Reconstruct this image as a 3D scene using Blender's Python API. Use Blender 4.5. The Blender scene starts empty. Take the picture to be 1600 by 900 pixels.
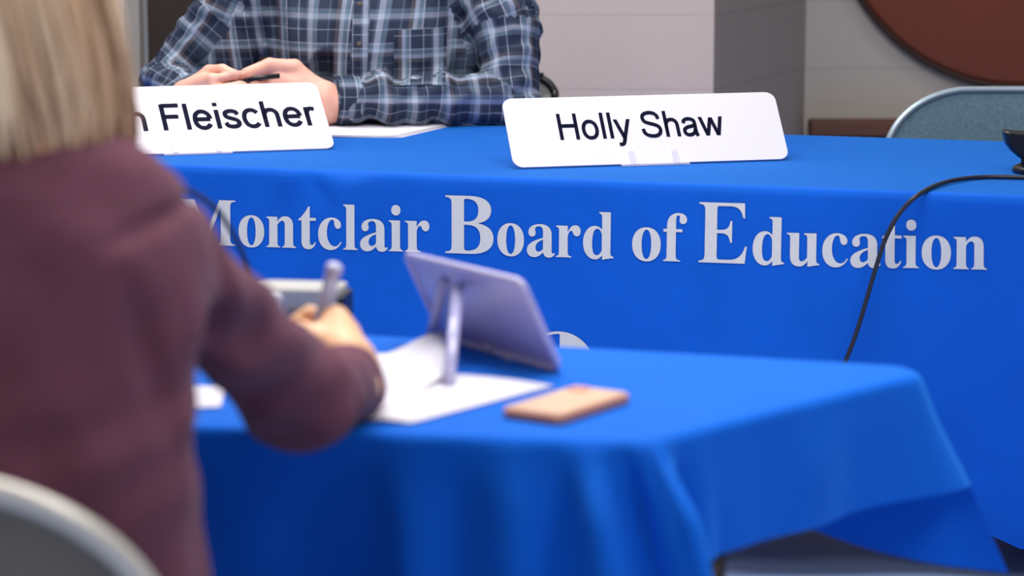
import bpy, bmesh, math, random
import numpy as np
from mathutils import Vector, Matrix

random.seed(7); rng = np.random.RandomState(7)
scene = bpy.context.scene
COL = scene.collection
PI = math.pi

# ------------------------------------------------------------------ camera
F = 4250.0
CAMZ = 1.36
PITCH = math.atan(695.0 / F)
cam_d = bpy.data.cameras.new('camera'); cam = bpy.data.objects.new('camera', cam_d); COL.objects.link(cam)
cam.location = (0, 0, CAMZ); cam.rotation_euler = (PI/2 - PITCH, 0, 0)
cam_d.sensor_width = 36.0; cam_d.lens = 36.0 * F / 1600.0
cam_d.clip_start = 0.1; cam_d.clip_end = 60
cam_d.dof.use_dof = True; cam_d.dof.focus_distance = 5.2; cam_d.dof.aperture_fstop = 3.9
scene.camera = cam
FW = np.array([0, math.cos(PITCH), -math.sin(PITCH)]); UP = np.array([0, math.sin(PITCH), math.cos(PITCH)]); RT = np.array([1., 0, 0])
C0 = np.array([0, 0, CAMZ])
def ray(x, y): return RT*(x-800)/F + UP*(450-y)/F + FW
def onz(x, y, z=0.745):
    d = ray(x, y); return C0 + d*((z-CAMZ)/d[2])
def ony(x, y, Y):
    d = ray(x, y); return C0 + d*(Y/d[1])
def onplane(x, y, p, n):
    d = ray(x, y); n = np.array(n); return C0 + d*(np.dot(np.array(p)-C0, n)/np.dot(d, n))
def unit(v): v = np.array(v, float); return v/np.linalg.norm(v)

# ------------------------------------------------------------------ materials
def lin(c):
    return tuple((v/255/12.92 if v/255 <= .04045 else ((v/255+.055)/1.055)**2.4) for v in c)
def mat(name, rgb, rough=.6, metal=0, noise=0, nscale=40, bump=0, bscale=200, sheen=0, spec=.5, trans=0, sss=0, ior=1.45, alpha=1):
    m = bpy.data.materials.new(name); m.use_nodes = True
    nt = m.node_tree; b = nt.nodes['Principled BSDF']
    c = lin(rgb)
    b.inputs['Base Color'].default_value = (*c, 1); b.inputs['Roughness'].default_value = rough
    b.inputs['Metallic'].default_value = metal; b.inputs['Specular IOR Level'].default_value = spec
    b.inputs['Sheen Weight'].default_value = sheen; b.inputs['Transmission Weight'].default_value = trans
    b.inputs['IOR'].default_value = ior; b.inputs['Alpha'].default_value = alpha
    if sss:
        b.inputs['Subsurface Weight'].default_value = sss; b.inputs['Subsurface Radius'].default_value = (.01, .004, .002)
    tc = nt.nodes.new('ShaderNodeTexCoord')
    if noise:
        n = nt.nodes.new('ShaderNodeTexNoise'); n.inputs['Scale'].default_value = nscale; n.inputs['Detail'].default_value = 4
        nt.links.new(tc.outputs['Object'], n.inputs['Vector'])
        r = nt.nodes.new('ShaderNodeValToRGB'); e = r.color_ramp.elements
        e[0].position = .3; e[1].position = .7
        e[0].color = (*[v*(1-noise) for v in c], 1); e[1].color = (*[min(1, v*(1+noise)) for v in c], 1)
        nt.links.new(n.outputs['Fac'], r.inputs['Fac']); nt.links.new(r.outputs['Color'], b.inputs['Base Color'])
    if bump:
        n2 = nt.nodes.new('ShaderNodeTexNoise'); n2.inputs['Scale'].default_value = bscale; n2.inputs['Detail'].default_value = 3
        nt.links.new(tc.outputs['Object'], n2.inputs['Vector'])
        bp = nt.nodes.new('ShaderNodeBump'); bp.inputs['Strength'].default_value = bump; bp.inputs['Distance'].default_value = .002
        nt.links.new(n2.outputs['Fac'], bp.inputs['Height']); nt.links.new(bp.outputs['Normal'], b.inputs['Normal'])
    return m

M_cloth = mat('blue_cloth', (0, 86, 192), rough=.85, noise=.05, nscale=9, bump=.15, bscale=900, sheen=1.0, spec=.25)
M_cloth2 = mat('blue_cloth_front', (0, 98, 212), rough=.85, noise=.05, nscale=7, bump=.15, bscale=900, sheen=.8, spec=.25)
for m_ in (M_cloth, M_cloth2):
    b_ = m_.node_tree.nodes['Principled BSDF']; b_.inputs['Sheen Tint'].default_value = (.06, .42, 1, 1); b_.inputs['Sheen Roughness'].default_value = .35
M_letter = mat('silver_lettering', (206, 204, 202), rough=.6, noise=.03, nscale=60)
M_plate = mat('white_plate', (218, 214, 222), rough=.5, spec=.2)
M_ink = mat('navy_ink', (18, 20, 40), rough=.8, spec=.05)
M_acryl = mat('clear_acrylic', (225, 222, 238), rough=.12, alpha=.6)
M_acrylp = mat('frosted_plate_back', (176, 174, 214), rough=.3, noise=.05, nscale=12)
M_paper = mat('white_paper', (212, 209, 218), rough=.8, spec=.15)
M_skin = mat('skin', (226, 168, 148), rough=.5, noise=.07, nscale=30, sss=.15, bump=.15, bscale=250)
M_skinw = mat('skin_warm', (238, 184, 140), rough=.5, noise=.05, nscale=30, sss=.15)
M_jacket = mat('plum_jacket', (108, 65, 80), rough=.95, noise=.10, nscale=26, bump=.3, bscale=500, sheen=.08, spec=.15)
M_seam = mat('plum_seam', (66, 36, 50), rough=.95)
M_trouser = mat('dark_trousers', (38, 38, 48), rough=.9, noise=.1)
M_shoe = mat('dark_shoe', (25, 22, 22), rough=.4)
M_rim = mat('pale_frame', (222, 216, 204), rough=.32, metal=.25)
M_shell = mat('taupe_shell', (112, 106, 98), rough=.6, noise=.05, nscale=20)
M_fabric = mat('blue_grey_fabric', (92, 118, 130), rough=.95, noise=.18, nscale=160, bump=.5, bscale=400)
M_black = mat('black_plastic', (16, 17, 22), rough=.35)
M_cable = mat('black_cable', (34, 34, 42), rough=.5)
M_dark = mat('dark_metal', (44, 36, 34), rough=.45, metal=.4)
M_pen = mat('silver_pen', (165, 160, 185), rough=.35, metal=.3)
M_gold = mat('gold_case', (206, 172, 142), rough=.4, metal=.1, noise=.06, nscale=25)
M_goldedge = mat('case_edge', (206, 142, 112), rough=.4)
M_box = mat('grey_box', (172, 170, 166), rough=.55, noise=.05)
M_bdark = mat('dark_device', (118, 118, 116), rough=.5)
M_tabletop = mat('table_laminate', (120, 105, 90), rough=.5, noise=.1)
M_sole = mat('eye_white', (235, 232, 228), rough=.2)
M_iris = mat('iris', (60, 50, 40), rough=.2)
M_lip = mat('lip', (180, 105, 98), rough=.5)
M_hairm = mat('brown_hair', (70, 50, 36), rough=.6, noise=.3, nscale=60)
M_button = mat('button', (96, 84, 70), rough=.4)
M_wood_disc = mat('rust_wood', (106, 47, 24), rough=.5, noise=.12, nscale=3)
M_disc_rim = mat('disc_rim', (44, 22, 14), rough=.5)
M_ledge = mat('brown_wood', (86, 52, 38), rough=.6, noise=.15, nscale=8)
M_ledged = mat('dark_wood_panel', (48, 32, 26), rough=.7, noise=.15, nscale=8)
M_door = mat('dark_brown_door', (40, 28, 20), rough=.6, noise=.2, nscale=5)
M_frame = mat('door_frame_paint', (146, 140, 132), rough=.5)

def wall_mat(name, rgb, course=.2, z0=.906):
    m = mat(name, rgb, rough=.75, noise=.03, nscale=3)
    nt = m.node_tree; b = nt.nodes['Principled BSDF']
    g = nt.nodes.new('ShaderNodeNewGeometry'); s = nt.nodes.new('ShaderNodeSeparateXYZ'); nt.links.new(g.outputs['Position'], s.inputs[0])
    def mth(op, a, bb=None, c=None):
        n = nt.nodes.new('ShaderNodeMath'); n.operation = op
        for i, v in enumerate((a, bb, c)):
            if v is None: continue
            if isinstance(v, (int, float)): n.inputs[i].default_value = v
            else: nt.links.new(v, n.inputs[i])
        return n.outputs[0]
    f = mth('PINGPONG', mth('SUBTRACT', s.outputs[2], z0), course/2)
    # distance from the nearest joint line
    fr = mth('SUBTRACT', 1.0, mth('SMOOTH_MIN', mth('DIVIDE', f, .006), 1.0, .3))
    mp = nt.nodes.new('ShaderNodeMapRange'); nt.links.new(f, mp.inputs[0]); mp.inputs[1].default_value = 0; mp.inputs[2].default_value = .006
    mp.inputs[3].default_value = .86; mp.inputs[4].default_value = 1
    src = b.inputs['Base Color'].links[0].from_socket
    mx = nt.nodes.new('ShaderNodeVectorMath'); mx.operation = 'SCALE'
    nt.links.new(src, mx.inputs[0]); nt.links.new(mp.outputs[0], mx.inputs['Scale']); nt.links.new(mx.outputs[0], b.inputs['Base Color'])
    bp = nt.nodes.new('ShaderNodeBump'); bp.inputs['Distance'].default_value = .003; bp.inputs['Strength'].default_value = .5
    nt.links.new(mp.outputs[0], bp.inputs['Height']); nt.links.new(bp.outputs[0], b.inputs['Normal'])
    return m
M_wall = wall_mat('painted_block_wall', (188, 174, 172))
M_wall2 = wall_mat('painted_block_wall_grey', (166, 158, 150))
M_wall3 = wall_mat('shaded_return', (150, 138, 132))  # darker base colour adds shade to the face angled off the light

def floor_mat():
    m = mat('polished_floor', (172, 198, 245), rough=.28, noise=.08, nscale=5, spec=.6)
    return m
M_floor = floor_mat()

def plaid_mat():
    m = bpy.data.materials.new('plaid_shirt'); m.use_nodes = True; nt = m.node_tree; b = nt.nodes['Principled BSDF']
    b.inputs['Roughness'].default_value = .9; b.inputs['Specular IOR Level'].default_value = .15
    at = nt.nodes.new('ShaderNodeAttribute'); at.attribute_name = 'weave'
    s = nt.nodes.new('ShaderNodeSeparateXYZ'); nt.links.new(at.outputs['Vector'], s.inputs[0])
    navy = lin((44, 52, 70)); dark = lin((26, 31, 44)); lt = lin((158, 166, 184)); mid = lin((98, 108, 128)); wh = lin((190, 196, 210)); teal = lin((98, 124, 138)); br = lin((84, 76, 80))
    stops = [(0, navy), (.115, navy), (.12, lt), (.128, lt), (.133, navy), (.25, navy), (.26, mid), (.275, dark), (.29, lt), (.37, lt), (.375, dark), (.385, teal), (.44, mid), (.45, dark),
             (.46, navy), (.60, navy), (.605, mid), (.614, mid), (.619, navy), (.71, dark), (.72, br), (.77, br), (.78, lt), (.83, lt), (.84, teal), (.90, mid), (.91, wh), (.925, dark), (.94, navy), (1, navy)]
    def ramp(out, P, off):
        a = nt.nodes.new('ShaderNodeMath'); a.operation = 'MULTIPLY_ADD'; nt.links.new(out, a.inputs[0]); a.inputs[1].default_value = 1/P; a.inputs[2].default_value = off
        fr = nt.nodes.new('ShaderNodeMath'); fr.operation = 'FRACT'; nt.links.new(a.outputs[0], fr.inputs[0])
        r = nt.nodes.new('ShaderNodeValToRGB'); e = r.color_ramp.elements
        e[0].position = stops[0][0]; e[0].color = (*stops[0][1], 1); e[1].position = 1; e[1].color = (*stops[-1][1], 1)
        for p, c in stops[1:-1]:
            q = e.new(p); q.color = (*c, 1)
        nt.links.new(fr.outputs[0], r.inputs[0]); return r.outputs[0]
    r1 = ramp(s.outputs[0], .135, 10.0); r2 = ramp(s.outputs[1], .14, 10.3)
    mx = nt.nodes.new('ShaderNodeMix'); mx.data_type = 'RGBA'; mx.inputs[0].default_value = .42
    nt.links.new(r1, mx.inputs[6]); nt.links.new(r2, mx.inputs[7]); nt.links.new(mx.outputs[2], b.inputs['Base Color'])
    return m
M_plaid = plaid_mat()

def hair_mat():
    m = bpy.data.materials.new('blonde_hair'); m.use_nodes = True; nt = m.node_tree; b = nt.nodes['Principled BSDF']
    b.inputs['Roughness'].default_value = .5; b.inputs['Specular IOR Level'].default_value = .35
    at = nt.nodes.new('ShaderNodeAttribute'); at.attribute_name = 'tone'
    r = nt.nodes.new('ShaderNodeValToRGB'); e = r.color_ramp.elements
    e[0].color = (*lin((118, 94, 72)), 1); e[1].color = (*lin((255, 226, 190)), 1)
    q = e.new(.5); q.color = (*lin((218, 182, 146)), 1)
    nt.links.new(at.outputs['Fac'], r.inputs[0]); nt.links.new(r.outputs[0], b.inputs['Base Color'])
    return m
M_hair = hair_mat()

# ------------------------------------------------------------------ objects
def tag(o, label=None, cat=None, group=None, kind=None):
    if label: o['label'] = label
    if cat: o['category'] = cat
    if group: o['group'] = group
    if kind: o['kind'] = kind
    return o
ORG = {}
def obj(name, verts, faces, m, parent=None, smooth=True, origin=None):
    verts = np.asarray(verts, float).reshape(-1, 3)
    if parent is not None: o0 = ORG[parent.name]
    elif origin is not None: o0 = np.array(origin, float)
    else: o0 = np.array([(verts[:, 0].min()+verts[:, 0].max())/2, (verts[:, 1].min()+verts[:, 1].max())/2, verts[:, 2].min()])
    me = bpy.data.meshes.new(name)
    me.from_pydata((verts-o0).tolist(), [], [list(map(int, f)) for f in faces]); me.update()
    if smooth: me.polygons.foreach_set('use_smooth', [True]*len(me.polygons))
    me.materials.append(m)
    o = bpy.data.objects.new(name, me); COL.objects.link(o)
    if parent is None: o.location = o0
    else: o.parent = parent
    ORG[o.name] = o0
    return o
def empty(name, loc, label, cat, group=None):
    o = bpy.data.objects.new(name, None); COL.objects.link(o); o.location = loc; o.empty_display_size = .05
    ORG[o.name] = np.array(loc, float); return tag(o, label, cat, group)

class MB:
    def __init__(s): s.v = []; s.f = []
    def add(s, v, f):
        n = len(s.v); s.v += [list(map(float, p)) for p in v]; s.f += [[i+n for i in q] for q in f]; return s
    def build(s, name, m, parent=None, smooth=True, bevel=0, **k):
        o = obj(name, s.v, s.f, m, parent, smooth, **k)
        if bevel:
            b = o.modifiers.new('bevel', 'BEVEL'); b.width = bevel; b.segments = 3; b.limit_method = 'ANGLE'; b.angle_limit = .6
        return o
def box(mb, c, size, R=None):
    hx, hy, hz = [q/2 for q in size]
    P = np.array([[x, y, z] for x in (-hx, hx) for y in (-hy, hy) for z in (-hz, hz)])
    if R is not None: P = P @ np.array(R).T
    mb.add(P+np.array(c), [(0, 1, 3, 2), (4, 6, 7, 5), (0, 4, 5, 1), (2, 3, 7, 6), (0, 2, 6, 4), (1, 5, 7, 3)])
def rotz(a): c, s = math.cos(a), math.sin(a); return np.array([[c, -s, 0], [s, c, 0], [0, 0, 1]])
def catmull(P, n=8):
    P = [np.array(p, float) for p in P]; Q = [2*P[0]-P[1]]+P+[2*P[-1]-P[-2]]; out = []
    for i in range(1, len(Q)-2):
        for k in range(n):
            t = k/n; a, b, c, d = Q[i-1:i+3]
            out.append(.5*((2*b)+(c-a)*t+(2*a-5*b+4*c-d)*t*t+(3*b-a-3*c+d)*t**3))
    out.append(P[-1]); return np.array(out)
def tube(mb, pts, r, seg=10, closed=False, flat=1.0, up=None):
    pts = np.array(pts, float); n = len(pts); r = np.ones(n)*r
    V = []; prev = None
    for i in range(n):
        if closed: t = pts[(i+1) % n]-pts[i-1]
        else: t = pts[min(i+1, n-1)]-pts[max(i-1, 0)]
        t = unit(t)
        if prev is None:
            a = np.array(up if up is not None else ([0, 0, 1.] if abs(t[2]) < .9 else [1., 0, 0]))
        else: a = prev
        a = unit(a-np.dot(a, t)*t); prev = a; b = np.cross(t, a)
        for k in range(seg):
            th = 2*PI*k/seg; V.append(pts[i]+r[i]*(math.cos(th)*a*flat+math.sin(th)*b))
    Fc = []
    m = n if closed else n-1
    for i in range(m):
        j = (i+1) % n
        for k in range(seg):
            l = (k+1) % seg; Fc.append((i*seg+k, i*seg+l, j*seg+l, j*seg+k))
    if not closed:
        Fc.append(tuple(range(seg-1, -1, -1))); Fc.append(tuple((n-1)*seg+k for k in range(seg)))
    mb.add(V, Fc)
def lathe(mb, prof, c, axis=(0, 0, 1), seg=32):
    ax = unit(axis); a = unit(np.cross(ax, [0, 1, 0] if abs(ax[1]) < .9 else [1, 0, 0])); b = np.cross(ax, a)
    V = [np.array(c)+ax*h+r*(math.cos(2*PI*k/seg)*a+math.sin(2*PI*k/seg)*b) for r, h in prof for k in range(seg)]
    Fc = [(i*seg+k, i*seg+(k+1) % seg, (i+1)*seg+(k+1) % seg, (i+1)*seg+k) for i in range(len(prof)-1) for k in range(seg)]
    Fc += [tuple(range(seg-1, -1, -1)), tuple((len(prof)-1)*seg+k for k in range(seg))]
    mb.add(V, Fc)
def rrect(w, h, r, n=8):
    pts = []
    for cx, cy, a0 in ((w/2-r, h/2-r, 0), (-w/2+r, h/2-r, 90), (-w/2+r, -h/2+r, 180), (w/2-r, -h/2+r, 270)):
        for k in range(n+1):
            a = math.radians(a0+90*k/n); pts.append((cx+r*math.cos(a), cy+r*math.sin(a)))
    return pts
def slab(mb, outline, th, o, ex, ey, ez, bev=0.0):
    """extrude a 2D outline; o = centre of the back side, thickness along ez"""
    n = len(outline); P = np.array(outline); c = P.mean(0)
    lv = [(1, 0), (1, th)] if not bev else [(0, 0), (1, bev), (1, th-bev), (0, th)]
    V = []
    for s, h in lv:
        for p in P:
            q = p if s else c+(p-c)*(1-bev/np.linalg.norm(p-c))
            V.append(np.array(o)+np.array(ex)*q[0]+np.array(ey)*q[1]+np.array(ez)*h)
    Fc = [(i*n+k, i*n+(k+1) % n, (i+1)*n+(k+1) % n, (i+1)*n+k) for i in range(len(lv)-1) for k in range(n)]
    Fc += [tuple(range(n-1, -1, -1)), tuple((len(lv)-1)*n+k for k in range(n))]
    mb.add(V, Fc)

# ------------------------------------------------------------------ outline glyphs (bold serif)
GL = {
'l': (278, ["M16,676 L207,676 L207,98 C207,35 218,22 259,15 L259,0 L16,0 L16,15 C52,20 66,38 66,90 L66,585 C66,637 54,650 16,658 Z"]),
'i': (278, ["M16,461 L207,461 L207,98 C207,35 218,22 259,15 L259,0 L16,0 L16,15 C52,20 66,38 66,90 L66,374 C66,426 56,436 16,443 Z", "O137,613,78,78"]),
'o': (500, ["O250,229,226,244", "O250,229,76,210"]),
'c': (444, ["M430,110 L412,118 C385,66 350,44 310,44 C228,44 176,140 176,250 C176,350 210,440 262,440 C285,440 296,428 300,400 C306,345 322,308 364,308 C398,308 418,334 418,366 C418,426 348,473 252,473 C120,473 25,368 25,222 C25,85 110,-14 235,-14 C320,-14 385,25 430,110 Z"]),
'a': (500, ["M490,60 C478,50 470,48 462,48 C448,48 442,60 442,82 L442,320 C442,420 370,473 250,473 C130,473 50,425 50,350 C50,310 76,286 112,286 C148,286 172,310 172,342 C172,362 162,376 162,396 C162,420 190,440 228,440 C276,440 298,412 298,352 L298,275 C120,225 25,180 25,92 C25,28 72,-14 140,-14 C200,-14 250,12 300,62 C308,12 340,-14 396,-14 C436,-14 466,0 496,38 Z", "M298,246 L298,112 C275,84 250,68 222,68 C190,68 170,90 170,130 C170,180 215,220 298,246 Z"]),
'r': (444, ["M16,461 L212,461 L212,370 C250,440 288,473 340,473 C392,473 427,440 427,388 C427,345 402,312 364,312 C326,312 310,334 296,366 C288,384 282,390 270,390 C240,390 212,340 212,290 L212,98 C212,35 228,20 275,15 L275,0 L16,0 L16,15 C54,22 66,36 66,90 L66,374 C66,426 56,436 16,443 Z"]),
'n': (556, ["M16,461 L206,461 L206,392 C246,448 286,473 342,473 C432,473 480,420 480,322 L480,98 C480,36 492,22 530,15 L530,0 L291,0 L291,15 C326,22 336,38 336,90 L336,330 C336,380 322,402 290,402 C262,402 232,380 208,338 L208,90 C208,38 218,22 252,15 L252,0 L16,0 L16,15 C52,22 64,38 64,90 L64,374 C64,426 54,436 16,443 Z"]),
'u': (556, ["M16,461 L212,461 L212,130 C212,84 226,60 256,60 C286,60 312,78 342,120 L342,374 C342,426 330,436 290,443 L290,461 L486,461 L486,98 C486,48 496,36 537,30 L537,12 C470,5 410,-5 350,-14 L350,66 C306,8 270,-14 214,-14 C120,-14 70,40 70,140 L70,374 C70,426 58,436 16,443 Z"]),
'd': (556, ["M290,676 L482,676 L482,98 C482,50 492,38 534,32 L534,14 C466,6 410,-4 346,-16 L346,50 C306,4 270,-14 222,-14 C110,-14 25,85 25,228 C25,368 105,473 220,473 C268,473 306,456 340,416 L340,585 C340,637 328,650 290,658 Z", "M338,118 L338,345 C322,404 296,432 262,432 C206,432 176,356 176,222 C176,100 200,48 254,48 C286,48 312,70 338,118 Z"]),
't': (333, ["M318,461 L318,418 L214,418 L214,120 C214,74 222,54 248,54 C268,54 286,68 304,100 L320,90 C290,16 250,-12 190,-12 C112,-12 70,30 70,110 L70,418 L16,418 L16,436 C80,476 140,550 190,630 L214,630 L214,461 Z"]),
'f': (333, ["M16,461 L72,461 L72,510 C72,620 140,691 250,691 C330,691 382,652 382,598 C382,560 358,536 322,536 C288,536 266,556 266,590 C266,612 272,620 272,634 C272,648 262,656 246,656 C220,656 212,634 212,580 L212,461 L310,461 L310,418 L212,418 L212,98 C212,36 226,20 286,15 L286,0 L16,0 L16,15 C58,20 70,36 70,90 L70,418 L16,418 Z"]),
'B': (667, ["M16,676 L320,676 C490,676 590,620 590,516 C590,430 530,378 420,360 C552,340 619,282 619,186 C619,62 510,0 330,0 L16,0 L16,19 C78,22 94,38 94,98 L94,578 C94,638 78,652 16,657 Z", "M250,376 L250,620 C250,634 258,641 278,641 C380,641 430,600 430,508 C430,418 378,376 280,376 Z", "M250,338 L290,338 C400,338 455,290 455,186 C455,86 400,36 290,36 C260,36 250,46 250,72 Z"]),
'E': (667, ["M16,676 L606,676 L611,508 L588,508 C568,600 520,638 420,638 L275,638 C258,638 250,632 250,614 L250,372 L305,372 C380,372 412,400 424,474 L446,474 L446,230 L424,230 C412,304 380,334 305,334 L250,334 L250,76 C250,46 262,38 300,38 L400,38 C520,38 580,84 618,192 L641,192 L615,0 L16,0 L16,19 C78,22 94,38 94,98 L94,578 C94,638 78,652 16,657 Z"]),
'M': (944, ["M14,676 L270,676 L474,222 L668,676 L921,676 L921,657 C858,652 842,638 842,578 L842,98 C842,38 858,22 921,19 L921,0 L610,0 L610,19 C674,22 690,38 690,98 L690,560 L450,0 L430,0 L168,565 L168,130 C168,50 185,25 255,19 L255,0 L14,0 L14,19 C90,25 110,50 110,130 L110,578 C110,638 85,650 14,657 Z"]),
}
def flat_path(s):
    if s[0] == 'O':
        cx, cy, rx, ry = map(float, s[1:].split(','))
        o = []
        for k in range(40):
            t = 2*PI*k/40; c, q = math.cos(t), math.sin(t)
            o.append((cx+rx*math.copysign(abs(c)**.92, c), cy+ry*math.copysign(abs(q)**.92, q)))
        return o
    pts = []; toks = s.replace('Z', '').split(); i = 0; cur = None
    while i < len(toks):
        t = toks[i]
        if t[0] in 'ML': cur = tuple(map(float, t[1:].split(','))); pts.append(cur); i += 1
        else:
            a = tuple(map(float, t[1:].split(','))); b = tuple(map(float, toks[i+1].split(','))); c = tuple(map(float, toks[i+2].split(',')))
            for k in range(1, 9):
                u = k/8; pts.append(tuple((1-u)**3*cur[j]+3*(1-u)**2*u*a[j]+3*(1-u)*u*u*b[j]+u**3*c[j] for j in (0, 1)))
            cur = c; i += 3
    return pts
def fill_mesh(loops):
    cu = bpy.data.curves.new('tmp', 'CURVE'); cu.dimensions = '2D'; cu.fill_mode = 'BOTH'
    for L in loops:
        sp = cu.splines.new('POLY'); sp.points.add(len(L)-1)
        for k, p in enumerate(L): sp.points[k].co = (p[0], p[1], 0, 1)
        sp.use_cyclic_u = True
    o = bpy.data.objects.new('tmp', cu); COL.objects.link(o)
    dg = bpy.context.evaluated_depsgraph_get(); dg.update()
    me = o.evaluated_get(dg).to_mesh()
    V = [tuple(v.co)[:2] for v in me.vertices]; Fc = [list(p.vertices) for p in me.polygons]
    o.evaluated_get(dg).to_mesh_clear(); bpy.data.objects.remove(o); bpy.data.curves.remove(cu)
    return V, Fc
_gc = {}
def serif_text(txt, sizes=None):
    """returns verts (em units) and faces"""
    V = []; Fc = []; x = 0
    for ch in txt:
        if ch == ' ': x += .25; continue
        if ch not in _gc: _gc[ch] = fill_mesh([[(a/1000, b/1000) for a, b in flat_path(s)] for s in GL[ch][1]])
        v, f = _gc[ch]; n = len(V)
        V += [(x+a, b) for a, b in v]; Fc += [[i+n for i in q] for q in f]; x += GL[ch][0]/1000
    return np.array(V), Fc
def _arc(cx, cy, rx, ry, a0, a1, n=36):
    o = []
    for k in range(n+1):
        t = math.radians(a0+(a1-a0)*k/n); c, q = math.cos(t), math.sin(t)
        o.append((cx+rx*math.copysign(abs(c)**.93, c), cy+ry*math.copysign(abs(q)**.93, q)))
    return o
def _cm(P): return [tuple(q[:2]) for q in catmull([(a, b, 0) for a, b in P], 6)]
_ARCH = [(112, 230), (122, 370), (180, 448), (272, 474), (370, 452), (430, 385), (444, 300), (444, 140), (444, 0)]
SG = {   # plain sans letters as pen strokes: S stroke, D diagonal with level ends
'F': (611, [('S', [(125, 0), (125, 716)]), ('S', [(125, 673), (565, 673)]), ('S', [(125, 368), (510, 368)])]),
'H': (722, [('S', [(125, 0), (125, 716)]), ('S', [(597, 0), (597, 716)]), ('S', [(125, 380), (597, 380)])]),
'l': (222, [('S', [(111, 0), (111, 716)])]),
'i': (222, [('S', [(111, 0), (111, 519)]), ('S', [(111, 616), (111, 716)])]),
'o': (556, [('O', _arc(278, 259, 196, 226, 0, 360))]),
'e': (556, [('S', _arc(278, 259, 196, 226, 4, 330)), ('S', [(84, 272), (474, 272)])]),
'c': (500, [('S', _arc(270, 259, 193, 226, 36, 324))]),
's': (500, [('S', _cm([(418, 368), (372, 446), (245, 474), (128, 444), (97, 378), (140, 308), (255, 266), (372, 218), (416, 145), (372, 70), (250, 44), (122, 75), (74, 160)]))]),
'h': (556, [('S', [(110, 0), (110, 716)]), ('S', _cm(_ARCH))]),
'n': (556, [('S', [(110, 0), (110, 519)]), ('S', _cm(_ARCH))]),
'r': (333, [('S', [(110, 0), (110, 519)]), ('S', _cm([(112, 250), (122, 380), (172, 450), (238, 474), (330, 448)]))]),
'y': (500, [('D', [(52, 519), (252, 0)]), ('D', [(448, 519), (246, -20)]), ('S', _cm([(262, 20), (232, -70), (196, -140), (140, -168), (62, -160)]))]),
'S': (667, [('S', _cm([(572, 498), (540, 600), (450, 660), (330, 680), (190, 652), (118, 590), (112, 505), (165, 430), (285, 385), (410, 352), (530, 300), (582, 215), (556, 115), (465, 50), (340, 33), (190, 60), (100, 130), (72, 240)]))]),
'a': (556, [('S', _cm([(78, 358), (112, 436), (200, 474), (300, 472), (392, 436), (418, 355), (418, 160), (428, 70), (458, 0)])), ('S', _cm([(418, 312), (330, 276), (200, 252), (105, 205), (80, 140), (108, 70), (190, 36), (290, 50), (378, 108), (418, 215)]))]),
'w': (722, [('D', [(48, 519), (200, 0)]), ('D', [(361, 500), (200, 0)]), ('D', [(361, 500), (522, 0)]), ('D', [(674, 519), (522, 0)])]),
}
def sans_text(txt, w=92, track=0):
    V = []; Fc = []; x = 0
    for ch in txt:
        if ch == ' ': x += 278; continue
        for kind, P in SG[ch][1]:
            n = len(V)
            if kind == 'D':
                (x0, y0), (x1, y1) = P; hw_ = w/2*math.hypot(x1-x0, y1-y0)/abs(y1-y0)
                V += [(x+x0-hw_, y0), (x+x0+hw_, y0), (x+x1+hw_, y1), (x+x1-hw_, y1)]; Fc.append([n, n+1, n+2, n+3]); continue
            closed = kind == 'O'
            if closed: P = P[:-1]
            m = len(P)
            for k in range(m):
                a = P[k-1] if (closed or k > 0) else P[k]; b = P[(k+1) % m] if (closed or k < m-1) else P[k]
                dx, dy = b[0]-a[0], b[1]-a[1]; L = math.hypot(dx, dy)
                ww = w/2*(1 if abs(dy) > abs(dx) else .93)
                V += [(x+P[k][0]-dy/L*ww, P[k][1]+dx/L*ww), (x+P[k][0]+dy/L*ww, P[k][1]-dx/L*ww)]
            for k in range(m if closed else m-1): l = (k+1) % m; Fc.append([n+2*k, n+2*k+1, n+2*l+1, n+2*l])
        x += SG[ch][0]+track
    return np.array(V)/1000., Fc

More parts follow.
